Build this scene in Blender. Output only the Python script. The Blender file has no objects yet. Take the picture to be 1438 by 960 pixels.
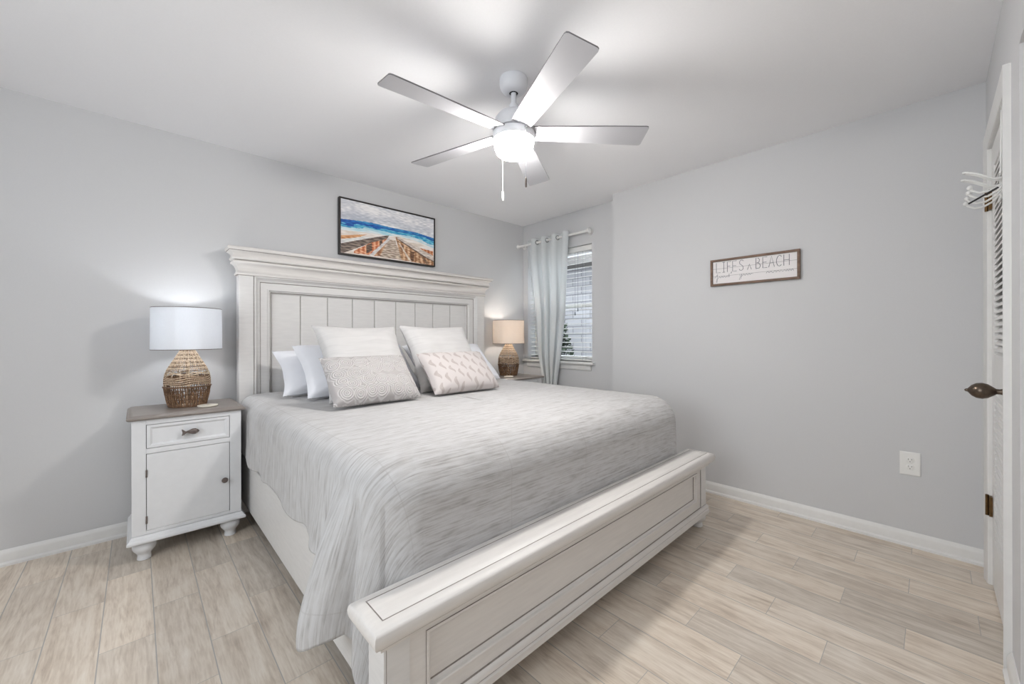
import bpy, math, random
from mathutils import Vector, Matrix, noise
PI = math.pi
D = bpy.data; C = bpy.context.scene.collection
sc = bpy.context.scene
rnd = random.Random(7)

# ---------------------------------------------------------------- camera, world, daylight, added fill, exposure
cam = D.cameras.new('camera'); cam_o = D.objects.new('camera', cam); C.objects.link(cam_o)
cam.sensor_width = 36.0; cam.lens = 558.0 / 1438.0 * 36.0
cam.shift_y = -6.97 / 1438.0; cam.clip_start = 0.02; cam.clip_end = 100
cam_o.matrix_world = (Matrix.Translation((0, 0, 1.16)) @ Matrix.Rotation(math.radians(46.65 - 90), 4, 'Z')
                      @ Matrix.Rotation(PI / 2, 4, 'X') @ Matrix.Rotation(math.radians(-0.136), 4, 'Z'))
sc.camera = cam_o
sc.view_settings.view_transform = 'Standard'; sc.view_settings.look = 'None'
sc.view_settings.gamma = 1.0; sc.view_settings.use_curve_mapping = False
sc.view_settings.exposure = 0.27
w = D.worlds.new('sky'); sc.world = w; w.use_nodes = True
bg = w.node_tree.nodes['Background']; bg.inputs[0].default_value = (0.86, 0.93, 1.0, 1); bg.inputs[1].default_value = 1.2

def area(name, loc, rot, sx, sy, power, col):
    l = D.lights.new(name, 'AREA'); l.shape = 'RECTANGLE'; l.size = sx; l.size_y = sy
    l.energy = power; l.color = col
    o = D.objects.new(name, l); C.objects.link(o); o.location = loc; o.rotation_euler = rot
    return o
# added fill at an invented left window and in the hall; daylight beyond the bed
area('fill_light_left', (-1.98, 0.85, 1.62), (0, -PI/2, 0), 1.35, 1.7, 32, (0.90, 0.955, 1.0))
area('fill_light_hall', (0.35, -1.55, 1.70), (PI/2, 0, 0), 2.9, 1.2, 9, (1.0, 0.99, 0.98))  # fill added from the camera side; the hall has no known source

o_ = area('daylight_between_houses', (4.35, 2.75, 3.3), (0, 0, 0), 1.3, 2.6, 260, (0.84, 0.92, 1.0))
o_.rotation_euler = (Vector((3.26, 2.75, 1.4)) - Vector((4.35, 2.75, 3.3))).to_track_quat('-Z', 'Y').to_euler()

# ---------------------------------------------------------------- material helpers
def new_mat(name):
    m = D.materials.new(name); m.use_nodes = True
    nt = m.node_tree; b = nt.nodes['Principled BSDF']
    return m, nt, b
def N(nt, t, **k):
    n = nt.nodes.new(t)
    for a, v in k.items():
        if a.startswith('i_'): n.inputs[a[2:].replace('_', ' ')].default_value = v
        else: setattr(n, a, v)
    return n
def L(nt, a, b): nt.links.new(a, b)
def math_n(nt, op, a, b=None, c=None, clamp=False):
    n = nt.nodes.new('ShaderNodeMath'); n.operation = op; n.use_clamp = clamp
    for i, v in enumerate((a, b, c)):
        if v is None: continue
        if isinstance(v, (int, float)): n.inputs[i].default_value = v
        else: L(nt, v, n.inputs[i])
    return n.outputs[0]
def ramp(nt, fac, stops):
    r = nt.nodes.new('ShaderNodeValToRGB'); e = r.color_ramp.elements
    while len(e) > 1: e.remove(e[-1])
    e[0].position = stops[0][0]; e[0].color = (*stops[0][1], 1)
    for p, c in stops[1:]:
        q = e.new(p); q.color = (*c, 1)
    L(nt, fac, r.inputs[0]); return r.outputs[0]
def s2l(r, g, b):
    f = lambda c: (c/255/12.92) if c/255 <= .04045 else ((c/255 + .055)/1.055)**2.4
    return (f(r), f(g), f(b))
def plain(name, col, rough=0.5, metal=0.0, bump=0.0, scale=40.0, var=0.0, stretch=(1, 1, 1), spec=0.5):
    m, nt, b = new_mat(name)
    b.inputs['Roughness'].default_value = rough; b.inputs['Metallic'].default_value = metal
    b.inputs['Specular IOR Level'].default_value = spec
    tc = N(nt, 'ShaderNodeTexCoord'); mp = N(nt, 'ShaderNodeMapping'); mp.inputs['Scale'].default_value = stretch
    L(nt, tc.outputs['Object'], mp.inputs[0])
    nz = N(nt, 'ShaderNodeTexNoise'); nz.inputs['Scale'].default_value = scale; nz.inputs['Detail'].default_value = 4
    L(nt, mp.outputs[0], nz.inputs['Vector'])
    lo = tuple(c*(1-var) for c in col); hi = tuple(min(1, c*(1+var)) for c in col)
    L(nt, ramp(nt, nz.outputs['Fac'], [(0.3, lo), (0.7, hi)]), b.inputs['Base Color'])
    if bump:
        bp = N(nt, 'ShaderNodeBump'); bp.inputs['Strength'].default_value = bump; bp.inputs['Distance'].default_value = 0.002
        L(nt, nz.outputs['Fac'], bp.inputs['Height']); L(nt, bp.outputs[0], b.inputs['Normal'])
    return m

M = {}
M['wall'] = plain('wall_paint', s2l(207, 207, 208), 0.75, bump=0.05, scale=180, var=0.01, spec=0.25)
M['ceil'] = plain('ceiling_paint', s2l(243, 243, 245), 0.85, bump=0.05, scale=120, var=0.008, spec=0.2)
M['trim'] = plain('trim_paint', s2l(228, 227, 225), 0.4, bump=0.04, scale=25, var=0.02)
M['white_furn'] = plain('painted_white_furniture', s2l(226, 227, 229), 0.42, bump=0.05, scale=30, var=0.015)
M['bedwood'] = plain('antique_white_wood', s2l(222, 220, 218), 0.45, bump=0.12, scale=14, var=0.03, stretch=(1, 1, 6))
M['bedwood_h'] = plain('antique_white_wood_level', s2l(224, 220, 216), 0.45, bump=0.12, scale=14, var=0.035, stretch=(0.6, 6, 7))
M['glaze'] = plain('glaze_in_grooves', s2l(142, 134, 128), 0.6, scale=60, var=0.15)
M['greywood'] = plain('grey_brown_stained_top', s2l(142, 134, 128), 0.35, bump=0.1, scale=9, var=0.12, stretch=(1, 9, 9))
M['gap'] = plain('dark_gap', s2l(40, 40, 42), 0.8)
M['bronze'] = plain('dark_bronze', s2l(96, 84, 74), 0.32, metal=0.85, bump=0.1, scale=80, var=0.2)
M['pewter'] = plain('pewter_handle', s2l(118, 108, 104), 0.4, metal=0.6, bump=0.25, scale=90, var=0.2)
M['brass'] = plain('aged_brass_hinge', s2l(98, 74, 44), 0.4, metal=0.7, scale=60, var=0.3)
M['fanwhite'] = plain('fan_white_enamel', s2l(226, 227, 231), 0.35, scale=20, var=0.01)
M['bladewhite'] = plain('fan_blade_white', s2l(188, 188, 192), 0.4, scale=20, var=0.01)
M['bladeedge'] = plain('fan_blade_edge', s2l(120, 118, 120), 0.5, scale=20, var=0.05)
M['chrome'] = plain('chain_metal', s2l(150, 150, 152), 0.25, metal=0.9)
M['chain'] = plain('dull_bead_chain', s2l(128, 128, 132), 0.6)
M['plastic'] = plain('white_plastic', s2l(236, 235, 232), 0.35, var=0.01)
M['black'] = plain('black_frame', s2l(38, 32, 30), 0.5, bump=0.1, scale=50, var=0.2)
M['darkwood'] = plain('brown_stained_wood', s2l(112, 88, 72), 0.6, bump=0.3, scale=22, var=0.3, stretch=(1, 1, 3))
M['ink'] = plain('dark_ink', s2l(84, 88, 98), 0.8)
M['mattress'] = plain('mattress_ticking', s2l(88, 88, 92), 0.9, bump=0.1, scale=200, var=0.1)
M['coaster'] = plain('cream_ceramic', s2l(232, 226, 212), 0.5, var=0.02)
M['wire'] = plain('white_coated_wire', s2l(228, 228, 226), 0.35)
M['concrete'] = plain('outside_ground', s2l(150, 146, 138), 0.9, bump=0.3, scale=12, var=0.15)
M['leaf'] = plain('dark_shrub_leaf', s2l(40, 50, 34), 0.8, scale=30, var=0.4)
M['fascia'] = plain('eave_board', s2l(120, 116, 112), 0.7, scale=12, var=0.1)
M['closet'] = plain('closet_painted_shade', s2l(46, 45, 44), 0.95)  # closet shade put into the wall colour
M['rib'] = plain('woven_cane', s2l(150, 118, 88), 0.65, bump=0.3, scale=120, var=0.35)
M['rib_lamplit'] = plain('cane_painted_lamplit', s2l(212, 190, 164), 0.65, bump=0.3, scale=120, var=0.25)  # paler cane: lamplight painted into the upper weave and stem
M['rib_dark'] = plain('woven_cane_dark', s2l(112, 84, 62), 0.7, bump=0.3, scale=120, var=0.4)

def planks():
    m, nt, b = new_mat('driftwood_plank_tile')
    tc = N(nt, 'ShaderNodeTexCoord'); sp = N(nt, 'ShaderNodeSeparateXYZ'); L(nt, tc.outputs['Object'], sp.inputs[0])
    cx = math_n(nt, 'DIVIDE', math_n(nt, 'ADD', sp.outputs[0], 0.105 + 15.5), 0.155)
    col = math_n(nt, 'FLOOR', cx); fx = math_n(nt, 'SUBTRACT', cx, col)
    cy = math_n(nt, 'DIVIDE', math_n(nt, 'SUBTRACT', math_n(nt, 'ADD', sp.outputs[1], 61.0 - 2.10), math_n(nt, 'MULTIPLY', math_n(nt, 'SUBTRACT', col, 100.0), 0.204)), 0.61)
    row = math_n(nt, 'FLOOR', cy); fy = math_n(nt, 'SUBTRACT', cy, row)
    cid = N(nt, 'ShaderNodeCombineXYZ'); L(nt, col, cid.inputs[0]); L(nt, row, cid.inputs[1])
    wn = N(nt, 'ShaderNodeTexWhiteNoise'); wn.noise_dimensions = '3D'; L(nt, cid.outputs[0], wn.inputs['Vector'])
    sw = N(nt, 'ShaderNodeSeparateColor'); L(nt, wn.outputs['Color'], sw.inputs[0])
    # grain: offset per tile, stretched along y
    gv = N(nt, 'ShaderNodeCombineXYZ')
    L(nt, math_n(nt, 'ADD', math_n(nt, 'MULTIPLY', sp.outputs[0], 26.0), math_n(nt, 'MULTIPLY', sw.outputs[0], 40.0)), gv.inputs[0])
    L(nt, math_n(nt, 'ADD', math_n(nt, 'MULTIPLY', sp.outputs[1], 2.6), math_n(nt, 'MULTIPLY', sw.outputs[1], 40.0)), gv.inputs[1])
    g = N(nt, 'ShaderNodeTexNoise'); g.inputs['Scale'].default_value = 1.0; g.inputs['Detail'].default_value = 7; g.inputs['Roughness'].default_value = 0.62; g.inputs['Distortion'].default_value = 1.1
    L(nt, gv.outputs[0], g.inputs['Vector'])
    fine = N(nt, 'ShaderNodeTexNoise'); fine.inputs['Scale'].default_value = 5.5; fine.inputs['Detail'].default_value = 4; fine.inputs['Distortion'].default_value = 0.5
    L(nt, gv.outputs[0], fine.inputs['Vector'])
    big = N(nt, 'ShaderNodeTexNoise'); big.inputs['Scale'].default_value = 7.0; big.inputs['Detail'].default_value = 3
    L(nt, tc.outputs['Object'], big.inputs['Vector'])
    mixv = math_n(nt, 'ADD', math_n(nt, 'ADD', math_n(nt, 'MULTIPLY', g.outputs['Fac'], 0.55), math_n(nt, 'MULTIPLY', fine.outputs['Fac'], 0.25)), math_n(nt, 'MULTIPLY', big.outputs['Fac'], 0.2))
    c1 = ramp(nt, mixv, [(0.32, s2l(166, 150, 134)), (0.44, s2l(196, 182, 166)), (0.53, s2l(210, 198, 183)), (0.68, s2l(222, 213, 201))])
    c2 = ramp(nt, mixv, [(0.32, s2l(144, 134, 124)), (0.47, s2l(176, 167, 156)), (0.58, s2l(192, 184, 174)), (0.68, s2l(206, 200, 191))])
    mx = N(nt, 'ShaderNodeMix'); mx.data_type = 'RGBA'
    L(nt, math_n(nt, 'MULTIPLY', math_n(nt, 'POWER', sw.outputs[2], 2.0), 0.7), mx.inputs[0]); L(nt, c1, mx.inputs[6]); L(nt, c2, mx.inputs[7])
    hsv = N(nt, 'ShaderNodeHueSaturation'); L(nt, mx.outputs[2], hsv.inputs['Color'])
    L(nt, math_n(nt, 'ADD', math_n(nt, 'MULTIPLY', sw.outputs[0], 0.12), 1.08), hsv.inputs['Value'])
    # grout
    ex = math_n(nt, 'MULTIPLY', math_n(nt, 'MINIMUM', fx, math_n(nt, 'SUBTRACT', 1.0, fx)), 0.155)
    ey = math_n(nt, 'MULTIPLY', math_n(nt, 'MINIMUM', fy, math_n(nt, 'SUBTRACT', 1.0, fy)), 0.61)
    gx = math_n(nt, 'LESS_THAN', ex, 0.0017); gy = math_n(nt, 'LESS_THAN', ey, 0.0010)
    gr = math_n(nt, 'MAXIMUM', gx, gy)
    m2 = N(nt, 'ShaderNodeMix'); m2.data_type = 'RGBA'; m2.inputs[7].default_value = (*s2l(168, 164, 158), 1)
    L(nt, gr, m2.inputs[0]); L(nt, hsv.outputs[0], m2.inputs[6]); L(nt, m2.outputs[2], b.inputs['Base Color'])
    b.inputs['Roughness'].default_value = 0.42; b.inputs['Specular IOR Level'].default_value = 0.45
    bp = N(nt, 'ShaderNodeBump'); bp.inputs['Strength'].default_value = 0.25; bp.inputs['Distance'].default_value = 0.002
    L(nt, math_n(nt, 'SUBTRACT', mixv, math_n(nt, 'MULTIPLY', gr, 1.2)), bp.inputs['Height']); L(nt, bp.outputs[0], b.inputs['Normal'])
    return m
M['floor'] = planks()

def coverlet_mat():
    m, nt, b = new_mat('crinkled_coverlet')
    uv = N(nt, 'ShaderNodeUVMap'); uv.uv_map = 'cloth'
    mp = N(nt, 'ShaderNodeMapping'); mp.inputs['Scale'].default_value = (6, 125, 1); L(nt, uv.outputs[0], mp.inputs[0])
    n1 = N(nt, 'ShaderNodeTexNoise'); n1.inputs['Scale'].default_value = 1.0; n1.inputs['Detail'].default_value = 4; n1.inputs['Roughness'].default_value = 0.55; n1.inputs['Distortion'].default_value = 0.35
    L(nt, mp.outputs[0], n1.inputs['Vector'])
    mp2 = N(nt, 'ShaderNodeMapping'); mp2.inputs['Scale'].default_value = (22, 60, 1); L(nt, uv.outputs[0], mp2.inputs[0])
    n2 = N(nt, 'ShaderNodeTexNoise'); n2.inputs['Scale'].default_value = 1.0; n2.inputs['Detail'].default_value = 3
    L(nt, mp2.outputs[0], n2.inputs['Vector'])
    v = math_n(nt, 'ADD', math_n(nt, 'MULTIPLY', n1.outputs['Fac'], 0.75), math_n(nt, 'MULTIPLY', n2.outputs['Fac'], 0.25))
    # quilting stitches
    sp = N(nt, 'ShaderNodeSeparateXYZ'); L(nt, uv.outputs[0], sp.inputs[0])
    def seam(o, off, per):
        f = math_n(nt, 'FRACT', math_n(nt, 'DIVIDE', math_n(nt, 'ADD', o, off), per))
        return math_n(nt, 'LESS_THAN', math_n(nt, 'ABSOLUTE', math_n(nt, 'SUBTRACT', f, 0.5)), 0.0022/per)
    se = math_n(nt, 'MAXIMUM', seam(sp.outputs[0], 9.80, 0.46), seam(sp.outputs[1], 9.19, 0.46))
    cr = ramp(nt, v, [(0.34, s2l(166, 163, 161)), (0.46, s2l(190, 188, 187)), (0.58, s2l(202, 201, 201))])
    mx = N(nt, 'ShaderNodeMix'); mx.data_type = 'RGBA'; mx.inputs[7].default_value = (*s2l(176, 172, 170), 1)
    L(nt, math_n(nt, 'MULTIPLY', se, 0.35), mx.inputs[0]); L(nt, cr, mx.inputs[6]); L(nt, mx.outputs[2], b.inputs['Base Color'])
    b.inputs['Roughness'].default_value = 0.85; b.inputs['Specular IOR Level'].default_value = 0.15
    b.inputs['Sheen Weight'].default_value = 0.15
    bp = N(nt, 'ShaderNodeBump'); bp.inputs['Strength'].default_value = 0.45; bp.inputs['Distance'].default_value = 0.005
    L(nt, math_n(nt, 'SUBTRACT', v, math_n(nt, 'MULTIPLY', se, 0.25)), bp.inputs['Height']); L(nt, bp.outputs[0], b.inputs['Normal'])
    return m
M['coverlet'] = coverlet_mat()

def fabric(name, col, kind='plain', col2=None):
    m, nt, b = new_mat(name)
    b.inputs['Roughness'].default_value = 0.9; b.inputs['Specular IOR Level'].default_value = 0.12
    b.inputs['Sheen Weight'].default_value = 0.1
    uv = N(nt, 'ShaderNodeUVMap'); uv.uv_map = 'cloth'
    bp = N(nt, 'ShaderNodeBump'); bp.inputs['Distance'].default_value = 0.004
    if kind == 'plain':
        nz = N(nt, 'ShaderNodeTexNoise'); nz.inputs['Scale'].default_value = 9; nz.inputs['Detail'].default_value = 4; nz.inputs['Distortion'].default_value = 0.8
        L(nt, uv.outputs[0], nz.inputs['Vector'])
        L(nt, ramp(nt, nz.outputs['Fac'], [(0.3, tuple(c*0.97 for c in col)), (0.7, col)]), b.inputs['Base Color'])
        bp.inputs['Strength'].default_value = 0.3; L(nt, nz.outputs['Fac'], bp.inputs['Height'])
    elif kind == 'gauze':
        mp = N(nt, 'ShaderNodeMapping'); mp.inputs['Scale'].default_value = (5, 45, 1); L(nt, uv.outputs[0], mp.inputs[0])
        nz = N(nt, 'ShaderNodeTexNoise'); nz.inputs['Scale'].default_value = 1; nz.inputs['Detail'].default_value = 4; nz.inputs['Distortion'].default_value = 0.7
        L(nt, mp.outputs[0], nz.inputs['Vector'])
        L(nt, ramp(nt, nz.outputs['Fac'], [(0.3, tuple(c*0.93 for c in col)), (0.6, col)]), b.inputs['Base Color'])
        bp.inputs['Strength'].default_value = 0.45; L(nt, nz.outputs['Fac'], bp.inputs['Height'])
    elif kind == 'rings':
        vo = N(nt, 'ShaderNodeTexVoronoi'); vo.inputs['Scale'].default_value = 13.5; vo.inputs['Randomness'].default_value = 0.55; vo.voronoi_dimensions = '2D'
        nz = N(nt, 'ShaderNodeTexNoise'); nz.inputs['Scale'].default_value = 30
        L(nt, uv.outputs[0], nz.inputs['Vector'])
        L(nt, uv.outputs[0], vo.inputs['Vector'])
        d = math_n(nt, 'ADD', vo.outputs['Distance'], math_n(nt, 'MULTIPLY', nz.outputs['Fac'], 0.05))
        rg = math_n(nt, 'ADD', math_n(nt, 'MULTIPLY', math_n(nt, 'SINE', math_n(nt, 'MULTIPLY', d, 46.0)), 0.5), 0.5)
        inside = math_n(nt, 'LESS_THAN', d, 0.66)
        h = math_n(nt, 'MULTIPLY', rg, inside)
        L(nt, ramp(nt, h, [(0.0, col2), (0.35, tuple((a+c)/2 for a, c in zip(col, col2))), (0.7, col)]), b.inputs['Base Color'])
        bp.inputs['Strength'].default_value = 0.8; L(nt, h, bp.inputs['Height'])
    elif kind == 'seahorse':
        sp = N(nt, 'ShaderNodeSeparateXYZ'); L(nt, uv.outputs[0], sp.inputs[0])
        X = math_n(nt, 'DIVIDE', math_n(nt, 'ADD', sp.outputs[0], 4.0), 0.053); ci = math_n(nt, 'FLOOR', X); fx = math_n(nt, 'SUBTRACT', math_n(nt, 'SUBTRACT', X, ci), 0.5)
        Y = math_n(nt, 'ADD', math_n(nt, 'DIVIDE', math_n(nt, 'ADD', sp.outputs[1], 4.0), 0.100), math_n(nt, 'MULTIPLY', ci, 0.37))
        fy = math_n(nt, 'SUBTRACT', math_n(nt, 'FRACT', Y), 0.5)
        sx = math_n(nt, 'ADD', fx, math_n(nt, 'MULTIPLY', math_n(nt, 'SINE', math_n(nt, 'MULTIPLY', fy, 7.5)), 0.17))
        wd = math_n(nt, 'ADD', math_n(nt, 'MULTIPLY', math_n(nt, 'COSINE', math_n(nt, 'MULTIPLY', math_n(nt, 'SUBTRACT', fy, 0.12), 4.2)), 0.19), 0.04)
        body = math_n(nt, 'LESS_THAN', math_n(nt, 'ABSOLUTE', sx), wd)
        body = math_n(nt, 'MULTIPLY', body, math_n(nt, 'LESS_THAN', math_n(nt, 'ABSOLUTE', fy), 0.43))
        nz = N(nt, 'ShaderNodeTexNoise'); nz.inputs['Scale'].default_value = 45; L(nt, uv.outputs[0], nz.inputs['Vector'])
        h = math_n(nt, 'MULTIPLY', body, math_n(nt, 'ADD', nz.outputs['Fac'], 0.3))
        L(nt, ramp(nt, h, [(0.0, col), (0.9, col2)]), b.inputs['Base Color'])
        bp.inputs['Strength'].default_value = 0.3; L(nt, h, bp.inputs['Height'])
    L(nt, bp.outputs[0], b.inputs['Normal'])
    return m
M['pil_blue'] = fabric('crisp_white_pillowcase', s2l(242, 243, 248))
M['pil_white'] = fabric('white_gauze_sham', s2l(212, 210, 209), 'gauze')
M['pil_rings'] = fabric('ring_embroidered_cushion', s2l(212, 208, 207), 'rings', s2l(184, 179, 178))
M['pil_sea'] = fabric('seahorse_print_cushion', s2l(206, 199, 197), 'seahorse', s2l(182, 172, 168))

def curtain_mat():
    m, nt, b = new_mat('pale_blue_grey_curtain')
    tc = N(nt, 'ShaderNodeTexCoord'); nz = N(nt, 'ShaderNodeTexNoise'); nz.inputs['Scale'].default_value = 300; L(nt, tc.outputs['Object'], nz.inputs['Vector'])
    L(nt, ramp(nt, nz.outputs['Fac'], [(0.3, s2l(232, 234, 234)), (0.7, s2l(240, 242, 242))]), b.inputs['Base Color'])
    b.inputs['Roughness'].default_value = 0.8; b.inputs['Specular IOR Level'].default_value = 0.2
    t = N(nt, 'ShaderNodeBsdfTranslucent'); t.inputs[0].default_value = (*s2l(236, 240, 242), 1)
    mx = N(nt, 'ShaderNodeMixShader'); mx.inputs[0].default_value = 0.36
    out = nt.nodes['Material Output']; L(nt, b.outputs[0], mx.inputs[1]); L(nt, t.outputs[0], mx.inputs[2]); L(nt, mx.outputs[0], out.inputs[0])
    return m
M['curtain'] = curtain_mat()
def shade_mat(name, col, tcol, f):
    m, nt, b = new_mat(name)
    tc = N(nt, 'ShaderNodeTexCoord'); mp = N(nt, 'ShaderNodeMapping'); mp.inputs['Scale'].default_value = (200, 200, 60); L(nt, tc.outputs['Object'], mp.inputs[0])
    nz = N(nt, 'ShaderNodeTexNoise'); nz.inputs['Scale'].default_value = 1; L(nt, mp.outputs[0], nz.inputs['Vector'])
    L(nt, ramp(nt, nz.outputs['Fac'], [(0.3, tuple(c*.97 for c in col)), (0.7, col)]), b.inputs['Base Color'])
    b.inputs['Roughness'].default_value = 0.9
    t = N(nt, 'ShaderNodeBsdfTranslucent'); t.inputs[0].default_value = (*tcol, 1)
    mx = N(nt, 'ShaderNodeMixShader'); mx.inputs[0].default_value = f
    out = nt.nodes['Material Output']; L(nt, b.outputs[0], mx.inputs[1]); L(nt, t.outputs[0], mx.inputs[2]); L(nt, mx.outputs[0], out.inputs[0])
    return m
M['shade_cool'] = shade_mat('linen_shade_white', s2l(236, 237, 238), s2l(238, 240, 244), 0.5)
M['shade_warm'] = shade_mat('linen_shade_cream', s2l(240, 236, 232), s2l(246, 236, 226), 0.5)
def emit_mat(name, col, s):
    m, nt, b = new_mat(name); b.inputs['Base Color'].default_value = (0.9, 0.9, 0.9, 1)
    b.inputs['Emission Color'].default_value = (*col, 1); b.inputs['Emission Strength'].default_value = s
    return m
FAN_GLOW = 138.0
M['fanglass'] = emit_mat('lit_opal_glass', (1.0, 0.97, 0.935), FAN_GLOW)
M['bulb_cool'] = emit_mat('lit_bulb_cool', (0.92, 0.96, 1.0), 25)
M['bulb_warm'] = emit_mat('lit_bulb_warm', (1.0, 0.84, 0.66), 25)
def brick():
    m, nt, b = new_mat('grey_painted_brick')
    tc = N(nt, 'ShaderNodeTexCoord'); sp = N(nt, 'ShaderNodeSeparateXYZ'); L(nt, tc.outputs['Object'], sp.inputs[0])
    cb = N(nt, 'ShaderNodeCombineXYZ'); L(nt, sp.outputs[1], cb.inputs[0]); L(nt, sp.outputs[2], cb.inputs[1])
    br = N(nt, 'ShaderNodeTexBrick'); br.inputs['Scale'].default_value = 1.0
    br.inputs['Brick Width'].default_value = 0.34; br.inputs['Row Height'].default_value = 0.13; br.inputs['Mortar Size'].default_value = 0.008
    br.inputs['Color1'].default_value = (*s2l(196, 194, 196), 1); br.inputs['Color2'].default_value = (*s2l(184, 182, 185), 1); br.inputs['Mortar'].default_value = (*s2l(150, 148, 151), 1)
    L(nt, cb.outputs[0], br.inputs['Vector']); L(nt, br.outputs['Color'], b.inputs['Base Color']); b.inputs['Roughness'].default_value = 0.95
    bp = N(nt, 'ShaderNodeBump'); bp.inputs['Distance'].default_value = 0.01; bp.invert = True; L(nt, br.outputs['Fac'], bp.inputs['Height']); L(nt, bp.outputs[0], b.inputs['Normal'])
    return m
M['brick'] = brick()
def glass():
    m, nt, b = new_mat('window_glass')
    b.inputs['Transmission Weight'].default_value = 1; b.inputs['Roughness'].default_value = 0.0; b.inputs['IOR'].default_value = 1.02
    b.inputs['Base Color'].default_value = (0.97, 0.99, 1, 1)
    return m
M['glass'] = glass()
def vcol(name):
    m, nt, b = new_mat(name)
    a = N(nt, 'ShaderNodeVertexColor'); a.layer_name = 'paint'; L(nt, a.outputs[0], b.inputs['Base Color'])
    b.inputs['Roughness'].default_value = 0.6
    nz = N(nt, 'ShaderNodeTexNoise'); nz.inputs['Scale'].default_value = 90
    bp = N(nt, 'ShaderNodeBump'); bp.inputs['Strength'].default_value = 0.15; bp.inputs['Distance'].default_value = 0.002
    L(nt, nz.outputs['Fac'], bp.inputs['Height']); L(nt, bp.outputs[0], b.inputs['Normal'])
    return m
M['paint'] = vcol('painted_canvas')
def shiplap():
    m, nt, b = new_mat('whitewashed_boards')
    tc = N(nt, 'ShaderNodeTexCoord'); sp = N(nt, 'ShaderNodeSeparateXYZ'); L(nt, tc.outputs['Object'], sp.inputs[0])
    f = math_n(nt, 'FRACT', math_n(nt, 'DIVIDE', math_n(nt, 'ADD', sp.outputs[2], 0.0275), 0.055))
    ln = math_n(nt, 'LESS_THAN', f, 0.035)
    mx = N(nt, 'ShaderNodeMix'); mx.data_type = 'RGBA'; mx.inputs[6].default_value = (*s2l(232, 228, 228), 1); mx.inputs[7].default_value = (*s2l(150, 146, 146), 1)
    L(nt, ln, mx.inputs[0]); L(nt, mx.outputs[2], b.inputs['Base Color']); b.inputs['Roughness'].default_value = 0.7
    return m
M['shiplap'] = shiplap()

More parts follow.
